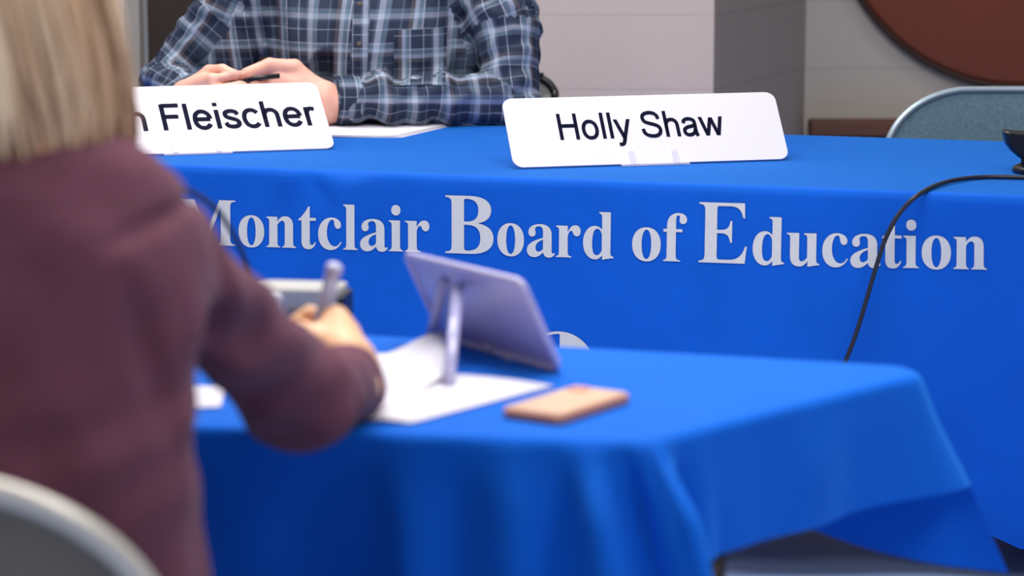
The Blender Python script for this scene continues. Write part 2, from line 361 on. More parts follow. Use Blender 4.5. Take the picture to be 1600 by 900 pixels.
# ------------------------------------------------------------------ SDF bodies
class Grid:
    def __init__(s, lo, hi, h):
        s.lo = np.array(lo, float); s.h = h; s.n = np.ceil((np.array(hi)-s.lo)/h).astype(int)+1
        a = [s.lo[i]+h*np.arange(s.n[i]) for i in range(3)]
        s.X, s.Y, s.Z = np.meshgrid(*a, indexing='ij'); s.X = s.X.astype(np.float32); s.Y = s.Y.astype(np.float32); s.Z = s.Z.astype(np.float32)
        s.D = np.full(s.X.shape, 1e3, np.float32)
    def union(s, d, k=.02):
        if k <= 0: s.D = np.minimum(s.D, d); return
        h = np.maximum(k-np.abs(s.D-d), 0)/k; s.D = np.minimum(s.D, d)-h*h*k*.25
    def cone(s, a, b, ra, rb, k=.02):
        a = np.array(a, float); b = np.array(b, float); ab = b-a; L = np.dot(ab, ab)
        lo = np.minimum(a-ra, b-rb)-k-.03; hi = np.maximum(a+ra, b+rb)+k+.03
        i0 = np.maximum(0, np.floor((lo-s.lo)/s.h).astype(int)); i1 = np.minimum(s.n, np.ceil((hi-s.lo)/s.h).astype(int)+1)
        if (i1 <= i0).any(): return
        sl = tuple(slice(i0[i], i1[i]) for i in range(3))
        x = s.X[sl]-a[0]; y = s.Y[sl]-a[1]; z = s.Z[sl]-a[2]
        t = np.clip((x*ab[0]+y*ab[1]+z*ab[2])/L, 0, 1)
        d = np.sqrt((x-t*ab[0])**2+(y-t*ab[1])**2+(z-t*ab[2])**2)-(ra+(rb-ra)*t)
        D = s.D[sl]; kk = max(k, 1e-5); h = np.maximum(kk-np.abs(D-d), 0)/kk
        s.D[sl] = np.minimum(D, d)-h*h*kk*.25
    def ell(s, c, r, k=.03, R=None, cut=False):
        x = s.X-c[0]; y = s.Y-c[1]; z = s.Z-c[2]
        if R is not None:
            R = np.array(R); x, y, z = (R[0, 0]*x+R[1, 0]*y+R[2, 0]*z, R[0, 1]*x+R[1, 1]*y+R[2, 1]*z, R[0, 2]*x+R[1, 2]*y+R[2, 2]*z)
        k0 = np.sqrt((x/r[0])**2+(y/r[1])**2+(z/r[2])**2)+1e-6; k1 = np.sqrt((x/r[0]**2)**2+(y/r[1]**2)**2+(z/r[2]**2)**2)+1e-6
        d = k0*(k0-1)/k1
        if cut: s.D = np.maximum(s.D, -d)
        else: s.union(d.astype(np.float32), k)
    def mesh(s):
        D = s.D; sg = D < 0; h = s.h
        nx, ny, nz = D.shape
        cnt = np.zeros((nx-1, ny-1, nz-1), np.int16); acc = np.zeros((nx-1, ny-1, nz-1, 3), np.float32)
        sl = [slice(0, -1), slice(1, None)]
        for ax in range(3):
            o1, o2 = [q for q in range(3) if q != ax]
            for i in (0, 1):
                for j in (0, 1):
                    ia = [None]*3; ib = [None]*3
                    ia[ax] = sl[0]; ib[ax] = sl[1]; ia[o1] = ib[o1] = sl[i]; ia[o2] = ib[o2] = sl[j]
                    a = D[tuple(ia)]; b = D[tuple(ib)]; m = (a < 0) != (b < 0)
                    t = np.where(m, a/np.where(m, a-b, 1), 0)
                    cnt += m
                    acc[..., ax] += t; acc[..., o1] += m*i; acc[..., o2] += m*j
        act = cnt > 0; idx = np.full(cnt.shape, -1, np.int64); idx[act] = np.arange(act.sum())
        ii = np.argwhere(act); V = (ii+acc[act]/cnt[act][:, None])*h+s.lo
        Fc = []
        for ax in range(3):
            o1, o2 = (ax+1) % 3, (ax+2) % 3
            ia = [slice(None)]*3; ib = [slice(None)]*3; ia[ax] = sl[0]; ib[ax] = sl[1]
            for q in (o1, o2): ia[q] = slice(1, -1); ib[q] = slice(1, -1)
            a = sg[tuple(ia)]; b = sg[tuple(ib)]; e = np.argwhere(a != b)
            if len(e) == 0: continue
            av = a[tuple(e.T)]
            c = e.copy(); c[:, o1] += 1; c[:, o2] += 1
            def g(d1, d2):
                q = c.copy(); q[:, o1] += d1; q[:, o2] += d2; return idx[tuple(q.T)]
            f = np.stack([g(-1, -1), g(0, -1), g(0, 0), g(-1, 0)], 1)
            f[~av] = f[~av][:, ::-1]; Fc.append(f)
        Fc = np.concatenate(Fc)
        Fc = Fc[(Fc >= 0).all(1)]
        return V, Fc
def relax(V, Fc, n=1, lam=.5):
    V = V.copy()
    for _ in range(n):
        acc = np.zeros_like(V); c = np.zeros(len(V))
        for a, b in ((0, 1), (1, 2), (2, 3), (3, 0)):
            np.add.at(acc, Fc[:, a], V[Fc[:, b]]); np.add.at(acc, Fc[:, b], V[Fc[:, a]])
            np.add.at(c, Fc[:, a], 1); np.add.at(c, Fc[:, b], 1)
        V = V+lam*(acc/c[:, None]-V)
    return V
def join(parts):
    V = []; Fc = []; n = 0
    for v, f in parts: V.append(v); Fc.append(f+n); n += len(v)
    return np.concatenate(V), np.concatenate(Fc)

def hand(wrist, f, s, left, sc=1.0, curls=(40, 45, 35), spread=4, thumb=None, h=.0022, grip=0.0):
    """f: towards the knuckles, s: towards the thumb side, n: back of the hand"""
    f = unit(f); s = unit(np.array(s)-np.dot(s, f)*f); n = np.cross(f, s)*(-1 if left else 1)
    w = np.array(wrist, float)
    g = Grid(w-.16*sc-.02, w+.19*sc+.02, h*sc)
    P = lambda a, b, c: w+sc*(f*a+s*b+n*c)
    g.cone(P(-.05, 0, 0), P(.01, 0, 0), .027*sc, .026*sc, .01)
    kn = [(.088, .030, .004), (.092, .010, .007), (.087, -.010, .005), (.079, -.028, 0)]
    for (a, b, c) in kn:
        g.cone(P(.0, b*.55, 0), P(a-.012, b, c-.004), .021*sc, .0135*sc, .014*sc)
    g.cone(P(.015, .012, -.012), P(.05, .026, -.014), .017*sc, .014*sc, .014*sc)
    g.cone(P(.015, -.018, -.008), P(.05, -.028, -.008), .016*sc, .013*sc, .014*sc)
    lens = [(.042, .025, .020), (.046, .029, .021), (.043, .027, .020), (.034, .020, .018)]
    rad = [.0092, .0096, .0090, .0080]
    for i, (a, b, c) in enumerate(kn):
        p = P(a-.008, b, c-.004); ang = 0; sp = math.radians(spread*(1.5-i))
        for j in range(3):
            cu = curls[j] if not hasattr(curls[j], '__len__') else curls[j][i]
            ang += math.radians(cu)
            d = math.cos(ang)*(f*math.cos(sp)+s*math.sin(sp))-math.sin(ang)*n
            q = p+d*lens[i][j]*sc
            g.cone(p, q, rad[i]*sc*(1.08-.07*j), rad[i]*sc*(1.0-.08*j), .0035*sc); p = q
    th = thumb or [(.018, .022, -.012), (.050, .050, -.030), (.082, .052, -.040), (.105, .044, -.046)]
    tr = [.017, .0135, .0115, .0095]
    for i in range(3): g.cone(P(*th[i]), P(*th[i+1]), tr[i]*sc, tr[i+1]*sc, .010*sc if i == 0 else .004*sc)
    V, Fc = g.mesh(); return relax(V, Fc, 1, .4), Fc

# ------------------------------------------------------------------ ROOM
def quad(name, pts, m, kind='structure'):
    o = obj(name, pts, [(0, 1, 2, 3)], m, smooth=False); o['kind'] = kind; return o
quad('floor', [(-5, -2, 0), (5, -2, 0), (5, 9, 0), (-5, 9, 0)], M_floor)
WX1 = ony(1115, 100, 7.3)[0]; WX2 = ony(1258, 100, 8.0)[0]
DX0 = ony(219, 60, 7.3)[0]; DX1 = DX0+.92
mb = MB()
def wseg(mb, x0, x1, z0, z1, Y, th=.12):
    box(mb, ((x0+x1)/2, Y+th/2, (z0+z1)/2), (x1-x0, th, z1-z0))
wseg(mb, -4.5, DX0-.04, 0, 2.9, 7.3); wseg(mb, DX1+.04, WX1, 0, 2.9, 7.3); wseg(mb, DX0-.04, DX1+.04, 2.14, 2.9, 7.3)
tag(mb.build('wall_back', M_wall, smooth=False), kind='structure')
mb = MB(); mb.add([(WX1, 7.3, 0), (WX2, 8.0, 0), (WX2, 8.0, 2.9), (WX1, 7.3, 2.9), (WX1-.1, 7.35, 0), (WX2-.1, 8.1, 0), (WX2-.1, 8.1, 2.9), (WX1-.1, 7.35, 2.9)],
      [(0, 1, 2, 3), (7, 6, 5, 4), (0, 4, 5, 1), (3, 2, 6, 7)])
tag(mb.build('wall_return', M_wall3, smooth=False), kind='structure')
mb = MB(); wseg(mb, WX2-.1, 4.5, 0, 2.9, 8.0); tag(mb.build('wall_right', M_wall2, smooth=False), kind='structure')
# door
d = empty('door_1', (DX0+.46, 7.36, 0), None, None); d['kind'] = 'structure'
mb = MB(); box(mb, (DX0+.46, 7.40, 1.05), (.90, .045, 2.08)); mb.build('door_leaf', M_door, d, smooth=False, bevel=.003)
mb = MB()
for x in (DX0-.02, DX1+.02): box(mb, (x, 7.335, 1.06), (.04, .09, 2.12))
box(mb, (DX0+.46, 7.335, 2.13), (1.0, .09, .04)); mb.build('door_frame', M_frame, d, smooth=False, bevel=.003)
mb = MB(); hx = DX0+.83; tube(mb, [(hx, 7.375, 1.0), (hx, 7.33, 1.0), (hx-.1, 7.33, 1.0)], .009); mb.build('door_handle', M_dark, d)
# low wood panelling on the right wall
zl = ony(1300, 190, 7.9)[2]
mb = MB(); box(mb, ((WX2+4.5)/2+.01, 7.975, (zl-.05)/2), (4.5-WX2, .05, zl-.05)); tag(mb.build('trim_1', M_ledged, smooth=False), kind='structure')
mb = MB(); box(mb, ((WX2+4.5)/2+.01, 7.95, zl-.022), (4.5-WX2, .10, .044)); tag(mb.build('trim_2', M_ledge, smooth=False, bevel=.006), kind='structure')
# round wall board
R_ = 309/F*7.93; cc = ony(1610, -170, 7.93)
dk = empty('round_wall_board', (cc[0], 7.99, cc[2]-R_), 'large round rust brown wooden board on the wall above the grey-blue chair', 'wall board')
mb = MB(); lathe(mb, [(R_-.012, 0), (R_-.012, .03), (R_-.03, .036)], (cc[0], 7.995, cc[2]), (0, -1, 0), 96); mb.build('board', M_wood_disc, dk)
mb = MB(); tube(mb, [(cc[0]+(R_-.006)*math.cos(t), 7.965, cc[2]+(R_-.006)*math.sin(t)) for t in np.linspace(0, 2*PI, 97)[:-1]], .010, 8, closed=True); mb.build('rim', M_disc_rim, dk)

# ------------------------------------------------------------------ tablecloths
TZ = .745
def perimeter(P, rad, ds=.012):
    """rounded polygon (counter-clockwise): list of (point, normal, corner index or None, arclength)"""
    P = [np.array(p[:2], float) for p in P]; n = len(P); out = []
    for i in range(n):
        a, b, c = P[i-1], P[i], P[(i+1) % n]
        u = unit(a-b); v = unit(c-b); ang = math.acos(np.clip(np.dot(u, v), -1, 1)); t = rad/math.tan(ang/2)
        ctr = b+unit(u+v)*rad/math.sin(ang/2); s0 = b+u*t; s1 = b+v*t
        a0 = math.atan2(*(s0-ctr)[::-1]); a1 = math.atan2(*(s1-ctr)[::-1])
        while a1 < a0: a1 += 2*PI
        m = 14
        for k in range(m+1):
            th = a0+(a1-a0)*k/m; nn = np.array([math.cos(th), math.sin(th)]); out.append((ctr+rad*nn, nn))
        nb = P[(i+1) % n]; nc = P[(i+2) % n]; u2 = unit(b-nb); v2 = unit(nc-nb); an2 = math.acos(np.clip(np.dot(u2, v2), -1, 1)); t2 = rad/math.tan(an2/2)
        e1 = nb+u2*t2; L = np.linalg.norm(e1-s1); m = max(2, int(L/ds)); nn = unit(np.array([v[1], -v[0]]))
        for k in range(1, m): out.append((s1+(e1-s1)*k/m, nn))
    s = 0; res = []
    for i, (p, nn) in enumerate(out):
        if i: s += np.linalg.norm(p-out[i-1][0])
        res.append((p, nn, s))
    return res
def cloth(name, P, rad, rfun, hfun, ofun, m, nd=34, topz=TZ, parent=None):
    per = perimeter(P, rad); n = len(per); V = []; Fc = []
    for (p, nn, s) in per: V.append([*(p-nn*(rfun(p, s)+.003)), topz])
    for j in range(nd+1):
        for (p, nn, s) in per:
            r = rfun(p, s); H = hfun(p, s); w = (j/nd)**1.15; dd = w*H; arc = r*PI/2
            if dd < arc: th = dd/r; o_ = r*math.sin(th)-r; z = -r*(1-math.cos(th))
            else: o_ = 0; z = -r-(dd-arc)
            x = ofun(p, nn, s, -z)
            q = p+nn*(o_+(x[0] if isinstance(x, tuple) else x))
            if isinstance(x, tuple): q = q+np.array(x[1])
            V.append([q[0], q[1], topz+z])
    Fc.append(tuple(range(n)))
    for j in range(nd+1):
        for k in range(n):
            l = (k+1) % n; Fc.append((j*n+k, (j+1)*n+k, (j+1)*n+l, j*n+l))
    o = obj(name, V, Fc, m, parent)
    o.data.polygons[0].use_smooth = False
    return o, per

# rear table line
pa = onz(279, 258); pb = onz(1600, 306)
e = unit((pb-pa)[:2]); nrm = np.array([e[1], -e[0]])      # towards the camera
if nrm[1] > 0: nrm = -nrm
P0 = pa[:2]
Aof = lambda p: float(np.dot(p-P0, e))
back = onz(1240, 210)[:2]; depth = abs(np.dot(back-P0, nrm))
Lc, Rc = -.95, 2.25
c1 = P0+e*Lc; c2 = P0+e*Rc; c3 = c2-nrm*depth; c4 = c1-nrm*depth
PUCK = float(np.dot(onz(492, 262)[:2]-P0, e)); PUCK2 = float(np.dot(onz(560, 262)[:2]-P0, e))
def r_rear(p, s):
    a = Aof(p); fr = 1 if abs(np.dot(p-P0, nrm)) < .03 else 0
    return .010+fr*(.026*math.exp(-((a-PUCK2)/.05)**2)+.005*math.exp(-((a-PUCK2-.25)/.15)**2))
def o_rear_a(a, d):
    w = min(1, d/.25)
    tt_ = min(1, max(0, (a-1.15)/.6));  # right end bends back so the shape itself makes it darker
    return (-.26*tt_*tt_*(3-2*tt_)*d + .020*d + w*.0035*math.sin(a*7.0+.6) + w*w*.008*math.sin(a*11+1.5) * min(1, max(0, d-.2)/.3)
            - .007*math.exp(-((a-PUCK-.55*d)/(.012+.10*d))**2)*math.exp(-((d-.03)/.05)**2)
            + .010*math.exp(-((a-PUCK+.03+.3*d)/.02)**2)*math.exp(-((d-.02)/.03)**2))
def o_rear(p, nn, s, d):
    if np.dot(nn, nrm) > .9: return o_rear_a(Aof(p), d)
    return .02*d+.006*math.sin(s*12)*min(1, d/.3)
HEM = .16
tr, _ = cloth('tablecloth', [c1, c2, c3, c4], .045, r_rear, lambda p, s: TZ-HEM+.10*max(0, min(1, (Aof(p)-1.42)/.2)), o_rear, M_cloth)
tag(tr, 'long blue cloth with silver lettering draped over the rear table', 'tablecloth')

# lettering
nz3 = np.array([nrm[0], nrm[1], 0]); P3 = np.array([P0[0], P0[1], 0])
def s_of(x, y): 
    q = onplane(x, y, P3+nz3*.003, nz3); return float(np.dot(q[:2]-P0, e)), float(q[2])
def base_y(x): return 383+(x-345)*(425-383)/(1540-345.)
lett = MB()
def put_rear(mbd, V, Fc, off=.0018):
    out = []
    for a, z in V:
        q = P0+e*a+nrm*(o_rear_a(a, TZ-z)+off); out.append((q[0], q[1], z))
    mbd.add(out, Fc)
def word(txt, xl, xr, em_px, vs=1.0):
    V, Fc = serif_text(txt); x0, x1 = V[:, 0].min(), V[:, 0].max()
    (sl_, zl_), (sr_, zr_) = s_of(xl, base_y(xl)), s_of(xr, base_y(xr))
    xm = (xl+xr)/2; zt = s_of(xm, base_y(xm)-em_px)[1]-s_of(xm, base_y(xm))[1]
    W = []
    for a, b in V:
        t = (a-x0)/(x1-x0); W.append((sl_+(sr_-sl_)*t, zl_+(zr_-zl_)*t+b*zt))
    mbx = MB(); put_rear(mbx, W, Fc); return mbx
for txt, xl, xr, em in (('M', 280, 369, 104), ('ontclair', 374, 671, 104), ('B', 696, 771, 134), ('oard', 777, 959, 107), ('of', 988, 1073, 109), ('E', 1092, 1167, 139), ('ducation', 1176, 1539, 111)):
    w_ = word(txt, xl, xr, em); lett.add(w_.v, w_.f)
# shift of the baseline towards text line is inherent in base_y
lett.build('lettering', M_letter, tr, smooth=False)
# round emblem printed under the lettering
ca, cz = s_of(875, 573); rr = abs(s_of(930.5, 573)[0]-ca)*1.0; rz = s_of(875, 573-55.5)[1]-cz
ring = []; em = MB()
N = 72
def crc(r0, r1, t0, t1, n):
    V = []; Fc = []
    for k in range(n+1):
        t = t0+(t1-t0)*k/n
        for q in (r0, r1): V.append((ca+rr*q*math.cos(t), cz+rz*q*math.sin(t)))
    for k in range(n): Fc.append((2*k, 2*k+1, 2*k+3, 2*k+2))
    put_rear(em, V, Fc)
crc(.93, 1.0, 0, 2*PI, N); 
for q in range(6): crc(.93*q/6+(.001 if q == 0 else 0), .93*(q+1)/6, -PI/2, PI/2, 24)
em.build('round_emblem', M_letter, tr, smooth=False)

# rear folding table under the cloth
def folding_table(poly, zt, label, legpos, name='folding_table'):
    c = np.mean([p[:2] for p in poly], 0)
    t = empty(name, (c[0], c[1], 0), label, 'table')
    P = np.array([p[:2] for p in poly]); Pi = c+(P-c)*(1-.05/np.linalg.norm(P-c, axis=1))[:, None]
    mb = MB(); n = len(Pi); V = [(*p, zt-.034) for p in Pi]+[(*p, zt-.005) for p in Pi]
    mb.add(V, [tuple(range(n))[::-1], tuple(range(n, 2*n))]+[(k, (k+1) % n, n+(k+1) % n, n+k) for k in range(n)])
    mb.build('tabletop', M_tabletop, t, smooth=False, bevel=.004)
    for (x, y) in legpos:
        mb = MB(); tube(mb, [(x, y, .0), (x, y, zt-.03)], .0145, 16); lathe(mb, [(.018, 0), (.018, .02)], (x, y, 0)); mb.build('leg', M_dark, t)
    return t
lp = [P0+e*(a)-nrm*dd for a in (Lc+.25, Rc-.25) for dd in (.1, depth-.1)]
folding_table([c1, c2, c3, c4], TZ-.002, 'long rear table hidden under the lettered blue cloth', lp)

# front table: a trapezoid desk
nl = onz(350, 668); A_ = onz(1008, 690); B_ = onz(1478, 573); fl = onz(600, 523)
dn = unit((A_-nl)[:2]); df = unit((B_-fl)[:2])
near_left = A_[:2]-dn*1.25; far_left = B_[:2]-df*1.75
poly = [near_left, A_[:2], B_[:2], far_left]
AP, BP = A_[:2], B_[:2]
dAB = unit(BP-AP); LAB = np.linalg.norm(BP-AP)
def sd(p):
    """signed path coordinate: negative along the near edge before A, 0..LAB along the side, beyond B after"""
    if np.dot(p-AP, dAB) > LAB-.001 or (np.dot(p-BP, df) > -1.9 and abs(np.cross(df, p-BP)) < .012 and np.dot(p-AP, dAB) > .1 and np.dot(BP-p, df) > .02): return LAB+np.linalg.norm(p-BP)
    if abs(np.cross(dn, p-AP)) < .02 and np.dot(p-AP, dn) < -.0: return -np.linalg.norm(p-AP)
    return max(0, np.dot(p-AP, dAB))
def sm(x, a, b): t = min(1, max(0, (x-a)/(b-a))); return t*t*(3-2*t)
def h_front(p, s):
    u = sd(p)
    if u < .0: return .52+(.152-.52)*sm(u, -.045, .042)
    if u <= LAB:
        v = .52+(.152-.52)*sm(u, -.045, .042)
        return v+.11*sm(u, LAB-.028, LAB+.02)
    return .27-.10*sm(u-LAB, .05, .3)
def o_front(p, nn, s, d):
    u = sd(p); g = lambda c, w: math.exp(-((u-c)/w)**2)
    w = sm(d, 0, .085); o_ = .02*d
    if u < .12:
        bis = unit(np.array([.75, -.65])); k = g(0.0, .085)
        o_ += w*(.044*g(-.062, .017)-.036*g(-.026, .015)+.040*g(.016, .015)-.022*g(.055, .020)+.016*g(-.14, .03)-.014*g(-.10, .02)-.008*g(-.20, .03))
        o_ -= .38*d*sm(-u, .25, .31)  # left part slopes under, shaped to darken it with a shadow-like edge
        if u < -.1: o_ += w*.006*math.sin(u*38)*sm(-u, .1, .2)
        sl = bis*(.24*d*g(0.0, .075)+.10*d*g(-.05, .12)); return (o_, sl)
    if u <= LAB:
        o_ += w*(.004*math.sin(u*22+.5+d*9)+.003*math.sin(u*41+2))
        k = sm(u, LAB-.13, LAB); bis = unit(np.array([1.0, .25])); return (o_, bis*(.58*d*k))
    k = math.exp(-((u-LAB)/.12)**2); bis = unit(np.array([1.0, .25])); return (o_+w*.006*math.sin(u*30), bis*(.58*d*k))
tf, per_f = cloth('tablecloth', poly, .045, lambda p, s: .012, h_front, o_front, M_cloth2, nd=40)
tag(tf, 'short plain blue cloth draped over the front table, creased at its corner', 'tablecloth')
legA = ony(1113, 880, A_[1]+.12)[:2]
legB = ony(1108, 880, 3.22)[:2]
folding_table(poly, TZ-.002, 'front table under the plain blue cloth, one dark leg showing', [legA, legB, near_left+np.array([.2, .1]), far_left+np.array([.25, -.12])], name='folding_table')

# ------------------------------------------------------------------ name plates
def plate_frame(BLp, BRp, TLp, TRp, z=TZ+.004):
    BL = onz(*BLp, z); BR = onz(*BRp, z); L = np.linalg.norm(BR-BL); ex = (BR-BL)/L
    nb = np.array([-ex[1], ex[0], 0]);  nb = nb if nb[1] > 0 else -nb     # horizontal, away from the camera
    best = None
    for t in np.linspace(0, 1.2, 61):
        for h in np.linspace(.06, .25, 96):
            ey = nb*math.sin(t)+np.array([0, 0, 1])*math.cos(t); err = 0
            for b_, tp in ((BL, TLp), (BR, TRp)):
                q = b_+ey*h-C0; zc = np.dot(q, FW); px = 800+F*np.dot(q, RT)/zc; py = 450-F*np.dot(q, UP)/zc; err += (px-tp[0])**2+(py-tp[1])**2
            if best is None or err < best[0]: best = (err, t, h, ey)
    _, t, h, ey = best
    return BL, ex, ey, L, h, t, nb
def name_plate(label, pxs, text, xl, xr, ybl, ybr, group, bold=92, ysq=1.0, clips=()):
    BL, ex, ey, L, h, t, nb = plate_frame(*pxs); nf = np.cross(ex, ey); nf = nf if nf[1] < 0 else -nf   # front face direction
    print('plate', L, h, math.degrees(t))
    ctr = BL+ex*L/2+ey*h/2
    root = empty('name_plate', (ctr[0], ctr[1], TZ), label, 'name plate', group)
    mb = MB(); slab(mb, rrect(L, h, .020), .004, ctr-nf*.004, ex, ey, nf, bev=.0008); mb.build('plate', M_plate, root, smooth=False)
    # lettering
    V, Fc = sans_text(text, bold); x0, x1 = V[:, 0].min(), V[:, 0].max()
    a = onplane(xl, ybl, ctr, nf); b = onplane(xr, ybr, ctr, nf)
    ux = unit(b-a); W = np.linalg.norm(b-a); sc = W/(x1-x0)
    ux = ex*np.dot(ux, ex)+ey*np.dot(ux, ey); uy = np.cross(nf, ux); uy = uy if uy[2] > 0 else -uy
    pts = [a+ux*(v[0]-x0)*sc+uy*v[1]*sc*ysq+nf*.0006 for v in V]
    mb = MB(); mb.add(pts, Fc); mb.build('lettering', M_ink, root, smooth=False)
    # clear stand: foot, two front prongs, two back props
    st = None
    for k, (cx_) in enumerate(clips):
        c_ = onplane(cx_[0], cx_[1], ctr, nf); uu = np.dot(c_-BL, ex)
        mb = MB() if st is None else mb
        p0 = BL+ex*uu
        if st is None: mb = MB(); st = []
        box(mb, p0+ey*.012+nf*.0035, (.010, .003, .030), np.stack([ex, -nf, ey], 1))
        box(mb, p0-nf*.0075+ey*.045, (.010, .004, .10), np.stack([ex, -nf, ey], 1))
        q = p0-nf*.006+ey*.09; fo = np.array([q[0], q[1], TZ+.002])+nb*.035
        tube(mb, [q, fo], .0035, 8); tube(mb, [p0+np.array([0, 0, -.001]), fo], .003, 8)
        st.append(p0)
    if st:
        m_ = (st[0]+st[-1])/2; w_ = np.linalg.norm(st[-1]-st[0])+.05
        nfh = np.array([nf[0], nf[1], 0]); nfh = unit(nfh)
        box(mb, m_+nfh*.004+np.array([0, 0, -.0015]), (w_, .016, .003), np.stack([ex, nfh, np.array([0, 0, 1])], 1))
        mb.build('clear_stand', M_acryl, root, smooth=False)
    return root
name_plate('tilted white name plate with two short words, standing alone right of the man', ((803, 262), (1234, 248), (777, 155), (1214, 142)), 'Holly Shaw', 876, 1134, 219, 211, 'name plates on the rear table', clips=((988, 250), (1055, 248)), ysq=1.2, bold=108)
name_plate('tilted white name plate in front of the plaid-shirted man, partly hidden by blonde hair', ((98, 245), (524, 231), (68, 140), (500, 127)), 'n Fleischer', 204, 499, 206, 196, 'name plates on the rear table', bold=122, clips=((272, 228), (340, 226)), ysq=1.42)

# front plate seen from behind
BR = onz(875, 578, TZ+.004); BLf = onz(693, 527, TZ+.004); L = np.linalg.norm(BR-BLf); ex = unit(BR-BLf)
nh = np.array([ex[1], -ex[0], 0]); nh = nh if nh[0] < 0 else -nh       # horizontal, towards camera-left
best = None
for k in np.linspace(0, .15, 61):
    for hh in np.linspace(.04, .16, 61):
        err = 0
        for b_, tp in ((BR, (812, 443)), (BLf, (634, 392))):
            q = b_+nh*k+np.array([0, 0, hh])-C0; zc = np.dot(q, FW); err += (800+F*q[0]/zc-tp[0])**2+(450-F*np.dot(q, UP)/zc-tp[1])**2
        if best is None or err < best[0]: best = (err, k, hh)
print('front plate', L, best)
vy = nh*best[1]+np.array([0, 0, best[2]]); H = np.linalg.norm(vy); ey = vy/H; nf = np.cross(ex, ey); nf = nf if np.dot(nf, nh) > 0 else -nf
ctr = (BR+BLf)/2+vy/2
rt = empty('name_plate', (ctr[0], ctr[1], TZ), 'tilted name plate seen from behind with clear prongs on the front table', 'name plate')
mb = MB(); slab(mb, rrect(L, H, .012), .006, ctr-nf*.006, ex, ey, nf, bev=.001); mb.build('plate', M_acrylp, rt, smooth=False)
mb = MB(); pr = [ctr+ex*x+ey*y for x, y in rrect(L, H, .012)]; tube(mb, pr, .0045, 8, closed=True); mb.build('edge_rim', mat('pale_edge', (196, 190, 222), rough=.3), rt)
for (tp, bt, rw) in (((694, 438), (670, 533), .0068), ((716, 446), (700, 603), .0075)):
    T = onplane(*tp, ctr+nf*.006, nf); Bq = onz(*bt, TZ+.004)
    mb = MB(); tube(mb, [T, T*.5+Bq*.5, Bq], rw, 10, flat=.6); 
    mb.build('prong', mat('clear_prong', (190, 188, 226), rough=.15, alpha=.75), rt)
for px_ in ((738, 548), (765, 543), (798, 558)):
    mb = MB(); q = onplane(*px_, ctr+nf*.0005, nf); lathe(mb, [(.001, -.001), (.006, 0), (.0075, .003), (.005, .007), (.001, .008)], q, nf, 16)
    mb.build('clip_knob', M_acryl, rt)

# ------------------------------------------------------------------ papers
def sheet_px(name, pxs, z, label, cat, group=None, lift=None, m=M_paper, n=14, th=.0006):
    """pxs: 4 corners lying on the table, order round the sheet"""
    c = [onz(*p, z) for p in pxs]; V = []; Fc = []
    for i in range(n+1):
        for j in range(n+1):
            u, v = i/n, j/n; q = (1-u)*(1-v)*c[0]+u*(1-v)*c[1]+u*v*c[2]+(1-u)*v*c[3]
            q = q+np.array([0, 0, (lift(u, v) if lift else 0)]); V.append(q)
    for i in range(n):
        for j in range(n): a = i*(n+1)+j; Fc.append((a, a+n+1, a+n+2, a+1))
    o = obj(name, V, Fc, m); so = o.modifiers.new('thick', 'SOLIDIFY'); so.thickness = th; so.offset = 1
    if label: tag(o, label, cat, group)
    return o
sheet_px('paper_sheet', [(566, 657), (640, 662), (866, 603), (700, 584)], TZ+.0015, 'white sheet lying flat on the front table nearest the phone', 'paper', 'papers under the writing hand', lift=lambda u, v: .002*math.sin(u*PI))
sheet_px('paper_sheet', [(566, 655), (520, 560), (690, 538), (704, 590)], TZ+.003, 'white page with a raised curling edge beneath the writing hand', 'paper', 'papers under the writing hand', lift=lambda u, v: .012*max(0, v-.5)*2*(.4+u)+.002*math.sin(v*9))
sheet_px('paper_sheet', [(250, 640), (345, 636), (352, 606), (255, 600)], TZ+.0015, 'white paper glimpsed in the gap between arm and torso', 'paper')
for i in range(3):
    sheet_px('paper_sheet', [(380+8*i, 214-i), (628-6*i, 214-1.5*i), (718-5*i, 193-.5*i), (480, 190)], TZ+.0015+.0016*i,
             ['bottom sheet of the white stack under the man\'s forearm', 'middle sheet of the white stack under the man\'s forearm', 'top sheet of the white stack under the man\'s forearm'][i], 'paper', 'papers under the man\'s forearm', lift=(lambda u, v: .0015*math.sin(u*5)))

# ------------------------------------------------------------------ phone
pc = onz(886, 641); ang = math.radians(56)
ex_, ey_ = np.array([math.cos(ang), math.sin(ang), 0]), np.array([-math.sin(ang), math.cos(ang), 0])
ph = empty('smartphone', (pc[0], pc[1], TZ+.001), 'tan cased smartphone lying face down on the front table', 'phone')
mb = MB(); slab(mb, rrect(.150, .078, .012), .010, (pc[0], pc[1], TZ+.001), ex_, ey_, (0, 0, 1), bev=.002); mb.build('case', M_goldedge, ph, smooth=False)
mb = MB(); slab(mb, rrect(.143, .071, .010), .0012, (pc[0], pc[1], TZ+.0108), ex_, ey_, (0, 0, 1)); mb.build('back_panel', M_gold, ph, smooth=False)
mb = MB(); q = pc+ex_*.055+ey_*.02; slab(mb, rrect(.022, .022, .006), .0015, (q[0], q[1], TZ+.012), ex_, ey_, (0, 0, 1)); mb.build('camera_bump', M_goldedge, ph, smooth=False)

